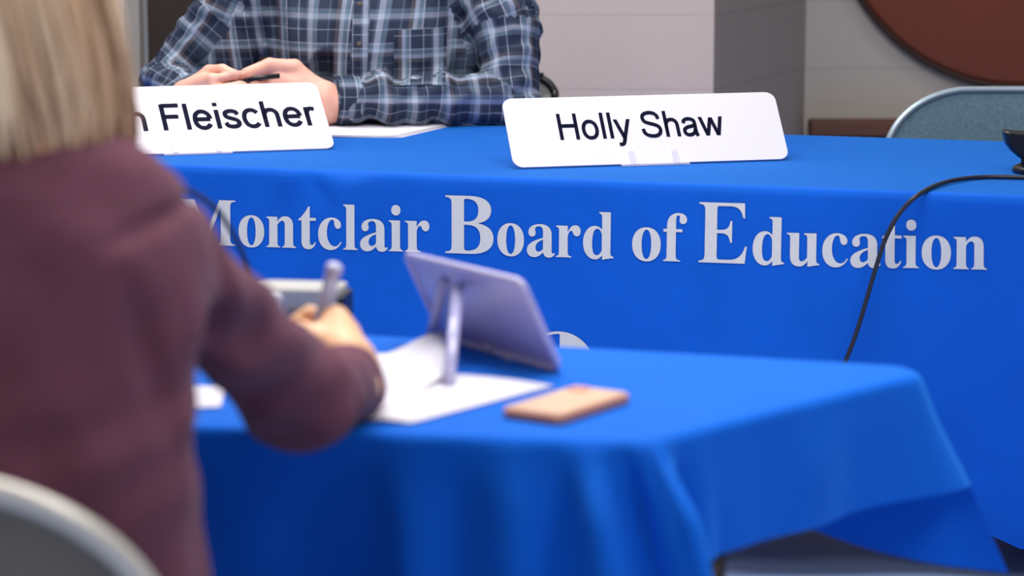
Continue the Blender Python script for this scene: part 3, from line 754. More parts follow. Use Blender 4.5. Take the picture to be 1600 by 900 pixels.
# ------------------------------------------------------------------ grey box behind the hand
gx = 3.34
a_ = ony(400, 452, gx); b_ = ony(540, 470, gx); w = b_[0]-a_[0]; hz = a_[2]-TZ
bx = empty('desk_box', ((a_[0]+b_[0])/2-.03, gx+.05, TZ), 'small grey box with black end behind the writing hand', 'box')
mb = MB(); Rb = rotz(math.radians(-8)); cb = np.array([(a_[0]+b_[0])/2-.02, gx+.04, TZ+hz/2+.001]); box(mb, cb, (w+.03, .07, hz-.002), Rb); mb.build('case', M_box, bx, smooth=False, bevel=.004)
mb = MB(); box(mb, cb+Rb@np.array([w/2+.018, 0, -.004]), (.008, .066, hz-.012), Rb); mb.build('end_cap', M_black, bx, smooth=False, bevel=.002)
mb = MB(); box(mb, cb+Rb@np.array([0.035, -.0365, -.008]), (w*.45, .003, hz*.5), Rb); mb.build('front_grille', M_bdark, bx, smooth=False, bevel=.001)
wq = ony(420, 455, gx-.04)
mb = MB(); box(mb, (wq[0], gx-.06, TZ+.0365), (.034, .03, .072), rotz(.2)); tag(mb.build('folded_card', M_paper, smooth=False, bevel=.004), 'small white folded card standing beside the grey box', 'card')

# gooseneck microphone curving up past the woman's arm
gm = empty('gooseneck_microphone', (-.30, 3.2, TZ), 'thin black gooseneck microphone rising behind the woman\'s sleeve', 'microphone')
pth = catmull([ony(402, 560, 3.2), ony(400, 470, 3.2), ony(386, 415, 3.18), ony(362, 362, 3.12), ony(335, 325, 3.05), ony(300, 300, 2.98), ony(262, 290, 2.9)], 8)
gb = pth[0]; gb = np.array([gb[0], gb[1], TZ])
mb = MB(); tube(mb, np.vstack([[gb+np.array([0, 0, .02])], pth]), .0032, 10); mb.build('gooseneck', M_cable, gm)
mb = MB(); tube(mb, [pth[-1]+(pth[-1]-pth[-2])*k for k in (0, .5, 1.5, 3, 4)], [.004, .008, .009, .008, .004], 14); mb.build('microphone_head', M_black, gm)
mb = MB(); lathe(mb, [(.045, 0.001), (.045, .012), (.038, .022), (.008, .026)], gb); mb.build('base', M_black, gm)

# ------------------------------------------------------------------ right end: black desk device + cable
yd = onz(1592, 272)[1]
dv = onz(1592, 270)
dm = empty('desk_microphone', (dv[0]+.02, dv[1], TZ), 'black desk unit on a short post at the right end of the rear table', 'microphone')
k_ = lambda x, y: ony(x, y, dv[1])
mb = MB()
ol = [k_(x, y) for x, y in ((1567, 206), (1570, 203), (1590, 205), (1640, 207), (1668, 210), (1668, 235), (1655, 246), (1620, 250), (1592, 246), (1580, 236), (1571, 224))]
c_ = np.mean(ol, 0); n_ = len(ol); V = []
for dy, sc_ in ((-.022, .90), (-.014, 1), (.014, 1), (.022, .9)):
    for p in ol: q = c_+(p-c_)*sc_; V.append((q[0], q[1]+dy, q[2]))
mb.add(V, [(i*n_+k, (i+1)*n_+k, (i+1)*n_+(k+1) % n_, i*n_+(k+1) % n_) for i in range(3) for k in range(n_)]+[tuple(range(n_)), tuple(range(3*n_, 4*n_))[::-1]])
mb.build('housing', M_black, dm, smooth=False, bevel=.002)
mb = MB(); p1 = k_(1612, 240); tube(mb, [(p1[0], p1[1], TZ+.01), (p1[0], p1[1], p1[2])], .02, 16); mb.build('post', M_dark, dm)
mb = MB(); lathe(mb, [(.055, .001), (.055, .01), (.045, .016), (.01, .018)], (p1[0]+.02, p1[1], TZ)); mb.build('base', M_black, dm)
cp = [onz(1640, 279, TZ+.005), onz(1590, 277, TZ+.005), onz(1530, 277, TZ+.005)]
for x, y, off in ((1480, 284, .006), (1440, 301, .012), (1408, 330, .03), (1385, 370, .035), (1368, 420, .03), (1352, 475, .03), (1338, 520, .03), (1323, 560, .03), (1295, 630, .03), (1240, 710, .03), (1150, 790, .03), (1040, 850, .03)):
    if y < 300: cp.append(onz(x, y, TZ+.006))
    else: cp.append(onplane(x, y, P3+nz3*off, nz3))
cp.append(cp[-1]*np.array([1, 1, 0])+np.array([-.03, -.05, .006])); cp.append(cp[-1]+np.array([-.3, -.1, 0]))
mb = MB(); tube(mb, catmull(cp, 8), .0042, 10); tag(mb.build('power_cable', M_cable), 'black cable hanging over the front of the lettered blue cloth', 'cable')

# ------------------------------------------------------------------ chairs
def back_outline(w, h, r, n=10):
    """rounded top, straight sides, from bottom left over the top to bottom right"""
    pts = [(-w/2*.93, 0), (-w/2, h*.35)]
    for k in range(n+1):
        a = PI-PI/2*k/n; pts.append((-w/2+r+r*math.cos(a), h-r*.8+r*.8*math.sin(a)))
    for k in range(n+1):
        a = PI/2-PI/2*k/n; pts.append((w/2-r+r*math.cos(a), h-r*.8+r*.8*math.sin(a)))
    pts += [(w/2, h*.35), (w/2*.93, 0)]
    return pts
def chair(loc, rz, label, w, z0, z1, r, shell, seatm, frame, tube_r=.0085, padded=False, seat_z=.45):
    root = empty('chair', (loc[0], loc[1], 0), label, 'chair')
    Rz = rotz(rz); T = lambda p: Rz@np.array(p, float)+np.array([loc[0], loc[1], 0])
    h = z1-z0; ol = back_outline(w, h, r); tilt = .10
    bp = lambda x, z, dy=0: T((x, -.21-tilt*(z-seat_z)*1.0+dy-.04*(1-(2*x/w)**2)*0.6, z))
    # backrest shell: gently curved panel
    n = 18; mb = MB(); V = []; Fc = []
    P = catmull([(a, 0, b) for a, b in ol], 3); P = P[:, [0, 2]]
    c = np.array([0, h*.5]); rings = 7
    for side, dy in ((0, .010 if padded else .003), (1, -.014 if padded else -.003)):
        base = len(V)
        for q in range(rings):
            f_ = q/(rings-1)
            for p in P:
                pp = c+(p-c)*f_*.985; bul = (1-f_**4)
                V.append(bp(pp[0], z0+pp[1], dy*bul))
        m_ = len(P)
        for q in range(rings-1):
            for k in range(m_):
                l = (k+1) % m_; ff = (base+q*m_+k, base+q*m_+l, base+(q+1)*m_+l, base+(q+1)*m_+k); Fc.append(ff if side else ff[::-1])
    mb.add(V, Fc); mb.build('backrest', shell, root)
    rim = [bp(a, z0+b) for a, b in P]
    mb = MB(); tube(mb, rim, tube_r, 10); mb.build('back_frame', frame, root)
    # seat
    mb = MB(); so = rrect(w, .42, .07); slab(mb, so, .035 if padded else .018, T((0, .01, seat_z-.03)), Rz[:, 0], Rz[:, 1], (0, 0, 1), bev=.006); mb.build('seat', seatm, root, smooth=False)
    for sx in (-1, 1):
        mb = MB(); x = sx*w/2*.95
        tube(mb, catmull([bp(x*.98, z0+.02), T((x, -.2, seat_z)), T((x, -.23, .2)), T((x, -.26, .0))], 6), tube_r*1.1, 10); mb.build('leg', frame, root)
        mb = MB(); tube(mb, [T((x, -.16, seat_z-.035)), T((x, .17, seat_z-.035)), T((x, .20, seat_z-.08)), T((x, .22, 0))], tube_r*1.1, 10); mb.build('leg', frame, root)
    return root

# right rear chair (grey-blue fabric)
q = ony(1558, 150, 6.05)
ztop = ony(1500, 141, 6.05)[2]
wch = .54
chair((q[0]+.02, 6.05-.21-.05+0.0, 0), PI, 'grey-blue fabric chair standing empty behind the right end of the rear table', wch, .50, ztop, .19, M_fabric, M_fabric, mat('steel_frame', (150, 165, 175), rough=.35, metal=.5), .008, padded=True)
# woman's chair
cw = ony(-148, 745, 2.10)
chair((cw[0], 2.10+.24, 0), 0, 'pale framed chair with taupe back that the plum-jacketed woman sits on', .415, .50, ony(-60, 733, 2.10)[2]+.0, .20, M_shell, M_shell, M_rim, .0105)
# man's chair
chair((-.155, 6.42, 0), PI, 'dark chair behind the plaid-shirted man, edge just showing', .52, .45, .795, .06, M_bdark, M_bdark, M_black, .010)

# ------------------------------------------------------------------ MAN
def P_(x, y, Y): return ony(x, y, Y)
shL = np.array([-.115, 6.20, 1.165]); elL = P_(798, 158, 6.03); wrL = P_(522, 156, 5.92)      # image right arm (his left)
shR = np.array([-.555, 6.20, 1.165]); elR = P_(262, 132, 6.16); wrR = P_(312, 152, 5.88)      # image left arm
cx = -.335
# body
g = Grid((-1.0, 5.35, 0), (.3, 6.75, 1.72), .009)
def torso(g, cx, y0, s=1.0, w=1.0):
    g.ell((cx, y0+.08, .56), (.19*s*w, .15*s, .14*s), .05)
    g.ell((cx, y0+.04, .78), (.175*s*w, .135*s, .20*s), .06)
    g.ell((cx, y0, 1.02), (.195*s*w, .125*s, .20*s), .06)
torso(g, cx, 6.22, .98)
g.cone((cx-.16, 6.22, 1.17), (cx+.16, 6.22, 1.17), .065, .065, .05)
for sh, el, wr in ((shL, elL, wrL), (shR, elR, wrR)):
    g.cone((cx+(sh[0]-cx)*.5, 6.22, 1.17), sh, .06, .058, .04); g.cone(sh, el, .042, .036, .02); g.cone(el, wr, .034, .028, .015)
hd = np.array([cx, 6.14, 1.445]); HS = 1.2
g.cone((cx, 6.23, 1.16), (cx, 6.17, 1.38), .076, .068, .03)
hv = lambda x, y, z: hd+HS*np.array([x, y, z])
g.ell(hv(0, .012, .035), (.074*HS, .094*HS, .098*HS), .02); g.cone(hv(0, -.045, -.070), hv(0, -.03, -.015), .036*HS, .060*HS, .035)
for sx in (-1, 1): g.cone(hv(sx*.035, -.01, -.055), hv(sx*.05, .0, .0), .032*HS, .03*HS, .03)
g.cone(hv(0, -.082, .016), hv(0, -.102, -.018), .008*HS, .012*HS, .015)
g.cone(hv(-.02, -.082, -.045), hv(.02, -.082, -.045), .009*HS, .009*HS, .012)
g.cone(hv(-.045, -.070, .040), hv(.045, -.070, .040), .012*HS, .012*HS, .02)
for sx in (-1, 1):
    g.ell(hv(sx*.076, .012, .0), (.009*HS, .018*HS, .028*HS), .008); g.ell(hv(sx*.029, -.088, .022), (.013*HS, .010*HS, .007*HS), 0, cut=True)
    g.cone((cx+sx*.09, 6.25, .52), (cx+sx*.16, 5.82, .52), .085, .062, .03); g.cone((cx+sx*.16, 5.82, .52), (cx+sx*.17, 5.86, .10), .058, .042, .02)
    g.cone((cx+sx*.17, 5.87, .06), (cx+sx*.18, 5.70, .04), .04, .03, .02)
bv = g.mesh(); bv = (relax(bv[0], bv[1], 2), bv[1])
f_l = unit(np.array([-1, -.10, .10])); 
hl = hand(wrL+np.array([-.026, 0, -.008]), (-1, -.12, .16), (0.10, .1, 1), True, 1.36, curls=((38, 42, 46, 50), (60, 62, 62, 62), (40, 40, 40, 40)), thumb=[(.018, .024, -.006), (.052, .050, -.004), (.092, .048, .004), (.126, .030, .008)])
hr = hand(wrR+np.array([-.030, 0, -.004]), (.72, -.55, .14), (-.15, .1, 1), False, 1.12, curls=((52, 42, 44, 46), (55, 55, 55, 55), (38, 38, 38, 38)), thumb=[(.018, .024, -.01), (.045, .046, -.028), (.078, .046, -.030), (.104, .036, -.030)])
V, Fc = join([bv, hl, hr])
man = obj('person', V, Fc, M_skin, origin=(cx, 6.25, 0))
tag(man, 'man in a blue plaid shirt seated behind the rear table, hands together', 'person')
for sx in (-1, 1):
    mb = MB(); lathe(mb, [(.001, -.011), (.008, -.008), (.011, 0), (.008, .008), (.001, .011)], hv(sx*.029, -.076, .022), (0, -1, 0), 16); mb.build('eye', M_iris, man)
mb = MB(); tube(mb, catmull([hv(-.024, -.088, -.045), hv(0, -.093, -.044), hv(.024, -.088, -.045)], 6), .004, 8); mb.build('mouth', M_lip, man)
gh = Grid(hd-.17, hd+.20, .006); gh.ell(hv(0, .024, .048), (.081*HS, .096*HS, .099*HS), .01); gh.D = np.maximum(gh.D, -(gh.Z-(hd[2]+.035)+(gh.Y-hd[1])*.9*0+np.where(gh.Y > hd[1]+.015, .10, 0)).astype(np.float32))
V, Fc = gh.mesh(); obj('hair', V, Fc, M_hairm, man)
# trousers and shoes
gt = Grid((-.75, 5.5, .05), (.1, 6.6, .75), .011); gt.ell((cx, 6.28, .56), (.21, .17, .15), .05)
for sx in (-1, 1):
    gt.cone((cx+sx*.09, 6.25, .53), (cx+sx*.16, 5.82, .53), .10, .075, .03); gt.cone((cx+sx*.16, 5.82, .53), (cx+sx*.17, 5.86, .12), .07, .06, .02)
V, Fc = gt.mesh(); obj('trousers', V, Fc, M_trouser, man)
for sx in (-1, 1):
    gs = Grid((cx+sx*.17-.09, 5.55, -.01), (cx+sx*.17+.09, 6.0, .15), .007); gs.cone((cx+sx*.17, 5.88, .05), (cx+sx*.18, 5.66, .035), .048, .036, .02); gs.D = np.maximum(gs.D, (.002-gs.Z)); V, Fc = gs.mesh(); obj('shoe', V, Fc, M_shoe, man)
# shirt
def bonecoord(p, a, b):
    ab = b-a; L = np.linalg.norm(ab); t = (p-a)@(ab/L); return t, L
sg_ = Grid((-.98, 5.72, .58), (.25, 6.48, 1.30), .0055)
torso(sg_, cx, 6.20, 1.10, 1.16)
for p_, q_, r_ in ((P_(385, 0, 6.16), P_(352, 92, 6.14), .072), (P_(750, -10, 6.18), P_(765, 100, 6.14), .058), (P_(728, 20, 6.16), P_(722, 135, 6.14), .055)): sg_.cone(p_, q_, r_, r_*.85, .03)
sg_.ell((cx, 6.12, .86), (.205, .15, .22), .05)
sg_.cone((cx-.17, 6.22, 1.18), (cx+.17, 6.22, 1.18), .078, .078, .05)
mL = shL*.45+elL*.55+np.array([.035, .0, .0]); mR = shR*.45+elR*.55+np.array([.035, 0, .0])
BON = [(shL, mL, .083, .078), (mL, elL+np.array([.004, 0, -.002]), .078, .062), (elL, wrL+np.array([.03, 0, 0]), .061, .050),
       (shR, mR, .083, .078), (mR, elR, .078, .060), (elR, wrR+np.array([-.015, .01, 0]), .056, .044)]
for a, b, ra, rb in BON: sg_.cone(a, b, ra, rb, .022)
X, Y, Z = sg_.X, sg_.Y, sg_.Z
def wr_noise(X, Y, Z):
    q = np.sin(31*X+9*np.sin(13*Z+3*Y))*np.sin(23*Z+11*Y+4*np.sin(17*X))
    q2 = np.sin(67*X+21*Z+6*np.sin(31*Y+19*Z))
    return q*.0034+q2*.0016
fold = wr_noise(X, Y, Z)
arm = np.clip((np.abs(X-cx)-.19)/.05, 0, 1)
tor = (1-arm)*(.007*np.sin(48*(X-cx)+3*np.sin(8*Z)+1.0)*np.clip((1.02-Z)/.15, .15, 1)+.004*np.sin(95*(X-cx)+14*Z))
# elbow bunching rings across the inner elbow
ring_ = np.zeros_like(X)
for a, b in ((mL, elL), (mR, elR)):
    ab = b-a; t = ((X-a[0])*ab[0]+(Y-a[1])*ab[1]+(Z-a[2])*ab[2])/np.dot(ab, ab); dist = np.sqrt((X-b[0])**2+(Y-b[1])**2+(Z-b[2])**2)
    ring_ += .0065*np.sin(t*19+4*np.sin(14*X))*np.clip(1-dist/.19, 0, 1)
ab = wrL-elL; t = ((X-elL[0])*ab[0]+(Y-elL[1])*ab[1]+(Z-elL[2])*ab[2])/np.dot(ab, ab)
ring_ += .0045*np.sin(t*34+18*(Z)+3*np.sin(30*Z))*np.clip(1-np.abs(t-.55)*1.6, 0, 1)*((Z < .9)&(Y < 6.1))
sg_.D = sg_.D+(fold*(.4+.9*arm)+tor+ring_).astype(np.float32)
# cut the sleeves at the wrists and keep them off the table
for el, wr in ((elL, wrL+np.array([.012, 0, 0])), (elR, wrR)):
    u = unit(wr-el); pl = ((X-wr[0])*u[0]+(Y-wr[1])*u[1]+(Z-wr[2])*u[2]); near = np.sqrt((X-wr[0])**2+(Y-wr[1])**2+(Z-wr[2])**2) < .13
    sg_.D = np.where(near, np.maximum(sg_.D, pl), sg_.D)
tblm = ((X-P0[0])*nrm[0]+(Y-P0[1])*nrm[1]) > -depth-.01
sg_.D = np.where(tblm, np.maximum(sg_.D, TZ+.004-Z), sg_.D)
sg_.D = np.maximum(sg_.D, .60-Z).astype(np.float32)
sg_.ell((cx, 6.2, 1.30), (.085, .08, .08), 0, cut=True)
V, Fc = sg_.mesh(); V = relax(V, Fc, 1, .4)
def weave(o, V, Fc, bones):
    """per-corner cloth coordinates: torso = flat front, arms = around and along the sleeve"""
    C = V[Fc].mean(1); nf_ = len(Fc); out = np.zeros((nf_, 4, 2))
    best = np.full(nf_, -1); bd = np.full(nf_, 1e9)
    inn = np.abs(C[:, 0]-cx) < .195
    for i, (a, b, ra, rb) in enumerate(bones):
        ab = b-a; t = np.clip(((C-a)@ab)/np.dot(ab, ab), 0, 1); d_ = np.linalg.norm(C-(a+t[:, None]*ab), axis=1)-(ra+(rb-ra)*t)
        m = d_ < bd; bd[m] = d_[m]; best[m] = i
    fore = (best == 2) | (best == 5)
    tor_ = (bd > .018) | (inn & ~(fore & (bd < .018)))
    VV = V[Fc]
    for i, (a, b, ra, rb) in enumerate(bones):
        m = (best == i) & ~tor_
        u = unit(b-a); r0 = np.array([0, -1, 0]) if abs(u[1]) < .8 else np.array([0, 0, 1]); e1 = unit(r0-np.dot(r0, u)*u); e2 = np.cross(u, e1)
        q = VV[m]-a; al = q@u; an = np.arctan2(q@e2, q@e1); an0 = an[:, :1]; an = an0+(an-an0+PI)%(2*PI)-PI
        off = {0: 0, 1: np.linalg.norm(bones[0][1]-bones[0][0]), 2: .33, 3: 0, 4: np.linalg.norm(bones[3][1]-bones[3][0]), 5: .33}[i]
        out[m, :, 0] = an*.062+.02*i; out[m, :, 1] = al+off
    q = VV[tor_]; out[tor_, :, 0] = (q[..., 0]-cx)*1.0-.16*(q[..., 0]-cx)*(q[..., 2]-1.0)+.02*np.sin(6*q[..., 2]+q[..., 0]*9); out[tor_, :, 1] = q[..., 2]+.25*(6.05-q[..., 1])*0
    at = o.data.attributes.new('weave', 'FLOAT_VECTOR', 'CORNER')
    arr = np.zeros((nf_*4, 3), np.float32); arr[:, :2] = out.reshape(-1, 2); at.data.foreach_set('vector', arr.ravel())
sh = obj('shirt', V, Fc, M_plaid, man); weave(sh, V, Fc, BON)
# cuffs
def cuff(el, wr, r, name, ln=.045):
    u = unit(wr-el); pts = [wr-u*ln, wr-u*ln*.6, wr-u*ln*.2, wr+u*.004, wr+u*.005, wr-u*.02]; rs = [r*.99, r*1.05, r*1.05, r*1.03, r*.93, r*.90]
    mb = MB(); tube(mb, pts, rs, 40)
    V = np.array(mb.v); V[:, 2] = np.maximum(V[:, 2], TZ+.003); mb.v = V.tolist(); mb.f = mb.f[:-2]
    o = mb.build(name, M_plaid, sh)
    at = o.data.attributes.new('weave', 'FLOAT_VECTOR', 'CORNER'); arr = []
    for p in o.data.polygons:
        k0 = None
        for v in p.vertices:
            k = v % 40; i = v//40
            if k0 is None: k0 = k
            kk = k if abs(k-k0) < 20 else (k+40 if k < k0 else k-40)
            arr.append((-(wr-pts[i])@u*1.0+.02, kk/40*2*PI*r, 0))
    at.data.foreach_set('vector', np.array(arr, np.float32).ravel())
cuff(elL, wrL+np.array([.008, 0, 0]), .052, 'cuff'); cuff(elR, wrR, .047, 'cuff')
mb = MB(); tube(mb, catmull([(cx-.028, 6.075, 1.165), (cx-.075, 6.14, 1.215), (cx-.07, 6.25, 1.25), (cx, 6.30, 1.26), (cx+.07, 6.25, 1.25), (cx+.075, 6.14, 1.215), (cx+.028, 6.075, 1.165)], 8), .020, 14, flat=1.4)
o = mb.build('collar', M_plaid, sh); at = o.data.attributes.new('weave', 'FLOAT_VECTOR', 'POINT'); at.data.foreach_set('vector', np.array([(v[0], v[2]*2, 0) for v in mb.v], np.float32).ravel())
# front placket and buttons, following the shirt front
from mathutils.bvhtree import BVHTree
bvh = BVHTree.FromPolygons([tuple(v) for v in V], [tuple(map(int, f)) for f in Fc])
def front(x, z, off=.002):
    h = bvh.ray_cast(Vector((x, 5.0 if z > .90 else 5.9, z)), Vector((0, 1, 0)))
    return (x, (h[0].y if h[0] else 6.1)-off, z)
mb = MB(); W = []; n = 60
zz = np.linspace(.82, 1.19, n)
for z in zz:
    xc = cx+.004*math.sin(z*14)
    for dx in (-.019, -.0175, 0, .0175, .019): p = front(xc+dx, z, .0035 if abs(dx) < .0185 else -.001); W.append((p[0], p[1], p[2]))
mb.add(W, [(i*5+k, i*5+k+1, (i+1)*5+k+1, (i+1)*5+k) for i in range(n-1) for k in range(4)])
o = mb.build('placket', M_plaid, sh); at = o.data.attributes.new('weave', 'FLOAT_VECTOR', 'POINT'); at.data.foreach_set('vector', np.array([(v[0]-cx+.031, v[2]+.01, 0) for v in W], np.float32).ravel())
for z in (.925, 1.01, 1.095):
    mb = MB(); p = front(cx, z, .005); lathe(mb, [(.0055, 0), (.0058, .0015), (.004, .0022)], p, (0, -1, 0), 16); mb.build('button', M_button, sh)
# chest pocket
mb = MB(); W = []; nx_, nz_ = 10, 10
for i in range(nz_+1):
    for j in range(nx_+1):
        x = cx+.075+.115*j/nx_; z = .84+.115*i/nz_; W.append(front(x, z, .004))
mb.add(W, [(i*(nx_+1)+j, i*(nx_+1)+j+1, (i+1)*(nx_+1)+j+1, (i+1)*(nx_+1)+j) for i in range(nz_) for j in range(nx_)])
o = mb.build('chest_pocket', M_plaid, sh); at = o.data.attributes.new('weave', 'FLOAT_VECTOR', 'POINT'); at.data.foreach_set('vector', np.array([(v[0]-cx+.012, v[2]+.014, 0) for v in W], np.float32).ravel())
# black pen in his hands
pp = P_(400, 122, 5.84); mb = MB(); tube(mb, [pp+np.array([-.03, .0, -.008]), pp, pp+np.array([.05, .01, .004])], .0055, 12)
tag(mb.build('marker_pen', M_black), 'short black pen held between the man\'s hands', 'pen')

# ------------------------------------------------------------------ WOMAN
wx, wy = -.455, 2.36
SR = np.array([-.333, 2.44, .995]); ER = ony(464, 613, 2.68); WR = ony(552, 602, 2.90)
SL = np.array([-.60, 2.44, 1.015]); EL = np.array([-.70, 2.68, .80]); WL = np.array([-.52, 2.90, .79])
g = Grid((-.95, 2.0, 0), (-.05, 3.12, 1.50), .008)
g.ell((wx, wy-.04, .56), (.18, .14, .14), .05); g.ell((wx, wy-.02, .76), (.14, .105, .18), .06); g.ell((wx, wy+.03, .97), (.155, .10, .16), .06)
g.cone((wx-.08, wy+.07, 1.005), (wx+.08, wy+.07, 1.005), .045, .045, .04)
for s_, e_, w_ in ((SR, ER, WR), (SL, EL, WL)): g.cone(s_, e_, .043, .036, .02); g.cone(e_, w_, .036, .024, .015)
hw = np.array([wx-.01, 2.47, 1.225])
g.cone((wx, wy+.06, 1.04), (hw[0], hw[1]-.02, 1.17), .05, .048, .03)
g.ell(hw+np.array([0, 0, .03]), (.070, .090, .098), .02); g.cone(hw+np.array([0, .05, -.06]), hw+np.array([0, .03, -.02]), .035, .052, .03)
g.cone(hw+np.array([0, .084, .010]), hw+np.array([0, .104, -.02]), .007, .012, .01)
for sx in (-1, 1):
    g.ell(hw+np.array([sx*.072, .0, .0]), (.009, .018, .028), .008); g.ell(hw+np.array([sx*.028, .082, .022]), (.014, .010, .010), 0, cut=True)
    g.cone((wx+sx*.085, 2.30, .54), (wx+sx*.11, 2.72, .54), .08, .055, .03); g.cone((wx+sx*.11, 2.72, .54), (wx+sx*.11, 2.66, .1), .052, .036, .02); g.cone((wx+sx*.11, 2.65, .055), (wx+sx*.12, 2.80, .035), .035, .026, .02)
bv = g.mesh(); bv = (relax(bv[0], bv[1], 2), bv[1])
hr = hand(WR+np.array([-.003, .012, .014]), (-.08, .95, .14), (-.42, -.1, .9), False, 1.14, curls=((38, 48, 56, 60), (66, 66, 68, 70), (35, 35, 38, 38)), thumb=[(.018, .022, -.014), (.046, .040, -.034), (.072, .034, -.046), (.090, .020, -.050)])
hl = hand(WL, (.5, .86, -.05), (.8, -.4, .3), True, .95, curls=(18, 22, 14))
V, Fc = join([bv, hr, hl])
wom = obj('person', V, Fc, M_skinw, origin=(wx, 2.32, 0))
tag(wom, 'blonde woman in a plum jacket seen from behind, writing at the front table', 'person')
for sx in (-1, 1):
    mb = MB(); lathe(mb, [(.001, -.010), (.007, -.007), (.010, 0), (.007, .007), (.001, .010)], hw+np.array([sx*.028, .066, .022]), (0, 1, 0), 16); mb.build('eye', M_iris, wom)
mb = MB(); tube(mb, catmull([hw+np.array([-.022, .082, -.046]), hw+np.array([0, .092, -.044]), hw+np.array([.022, .082, -.046])], 6), .005, 8); mb.build('mouth', M_lip, wom)
gt = Grid((wx-.3, 2.05, .05), (wx+.3, 2.85, .74), .011); gt.ell((wx, 2.32, .56), (.195, .155, .14), .05)
for sx in (-1, 1):
    gt.cone((wx+sx*.085, 2.30, .54), (wx+sx*.11, 2.72, .54), .09, .066, .03); gt.cone((wx+sx*.11, 2.72, .54), (wx+sx*.11, 2.66, .12), .062, .05, .02)
V, Fc = gt.mesh(); obj('trousers', V, Fc, M_trouser, wom)
for sx in (-1, 1):
    x_ = wx+sx*.11
    gs = Grid((x_-.08, 2.55, -.01), (x_+.09, 2.95, .14), .007); gs.cone((x_, 2.64, .05), (x_+sx*.01, 2.83, .03), .042, .030, .02); gs.D = np.maximum(gs.D, (.002-gs.Z)); V, Fc = gs.mesh(); obj('shoe', V, Fc, M_shoe, wom)
# jacket
g = Grid((-.92, 2.06, .50), (-.05, 3.02, 1.18), .0055)
g.ell((wx, wy-.03, .60), (.205, .155, .17), .05); g.ell((wx, wy-.02, .78), (.180, .130, .20), .07); g.ell((wx, wy+.02, .95), (.182, .125, .16), .06)
g.cone((wx-.09, wy+.06, 1.03), (wx+.09, wy+.06, 1.03), .064, .064, .05); g.cone((wx, wy+.06, 1.03), (wx, wy+.075, 1.065), .072, .058, .03)
WRc = WR+unit(WR-ER)*.012
jb = [(SR, SR*.5+ER*.5+np.array([.004, 0, .0]), .065, .048), (SR*.5+ER*.5+np.array([.0, 0, .0]), ER, .048, .051), (ER, WRc, .051, .039)]
for a, b, ra, rb in jb+[(SL, EL, .064, .054), (EL, WL, .054, .042)]: g.cone(a, b, ra, rb, .03)
X, Y, Z = g.X, g.Y, g.Z
nz_ = .0040*np.sin(27*X+8*np.sin(11*Z))*np.sin(19*Z+9*Y+3*np.sin(13*X))+.0022*np.sin(61*X+33*Z+5*np.sin(23*Y))
dd = np.sqrt((X-(-.30))**2+(Y-2.47)**2+(Z-.90)**2); nz_ += .014*np.exp(-((X+.315+.25*(Z-.93))/.010)**2)*np.clip(1-np.abs(Z-.92)/.09, 0, 1)*(Y < 2.5); nz_ += .012*np.exp(-((Z-1.035-.35*(X+.31))/.009)**2)*np.clip(1-np.abs(X+.312)/.045, 0, 1); nz_ += .009*np.sin(90*(Z*.8+(X)*.6))*np.clip(1-dd/.13, 0, 1)
dist = np.sqrt((X-ER[0])**2+(Y-ER[1])**2+(Z-ER[2])**2); ab = unit(WR-SR); t = (X*ab[0]+Y*ab[1]+Z*ab[2]); nz_ += .005*np.sin(t*75+8*X)*np.clip(1-dist/.14, 0, 1)
g.D = g.D+nz_.astype(np.float32)
for e_, w_ in ((ER, WRc), (EL, WL)):
    u = unit(w_-e_); pl = ((X-w_[0])*u[0]+(Y-w_[1])*u[1]+(Z-w_[2])*u[2]); near = np.sqrt((X-w_[0])**2+(Y-w_[1])**2+(Z-w_[2])**2) < .11
    g.D = np.where(near, np.maximum(g.D, pl), g.D)
    # hollow cuff
    dd_ = np.sqrt((X-w_[0]-u[0]*0)**2+(Y-w_[1])**2+(Z-w_[2])**2-pl**2)-.029
    g.D = np.where(near & (pl > -.02), np.maximum(g.D, -dd_), g.D)
ont = (Y > A_[1]+.02-.0) & (Y > (nl[1]+(X-nl[0])*(A_[1]-nl[1])/(A_[0]-nl[0])))
g.D = np.where(ont, np.maximum(g.D, TZ+.003-Z), g.D); g.D = np.maximum(g.D, .52-Z).astype(np.float32)
V, Fc = g.mesh(); V = relax(V, Fc, 1, .4); jk = obj('jacket', V, Fc, M_jacket, wom)
bvj = BVHTree.FromPolygons([tuple(v) for v in V], [tuple(map(int, f)) for f in Fc])
def onj(x, z, off=.0012, y0=1.8):
    h = bvj.ray_cast(Vector((x, y0, z)), Vector((0, 1, 0))); return np.array((x, (h[0].y if h[0] else 2.3)-off, z))
# centre back seam, armhole seam
def seam(pts, name='seam'):
    mb = MB(); tube(mb, [onj(*p) for p in pts], .0016, 6); mb.build(name, M_seam, jk)
seam([(wx+.004*math.sin(z*9), z) for z in np.linspace(.58, 1.05, 50)])
# jacket collar
mb = MB(); tube(mb, catmull([(wx-.075, wy+.13, 1.045), (wx-.07, wy+.05, 1.07), (wx, wy+.02, 1.075), (wx+.07, wy+.05, 1.07), (wx+.075, wy+.13, 1.045)], 8), .020, 12, flat=1.3); mb.build('collar', M_jacket, jk)

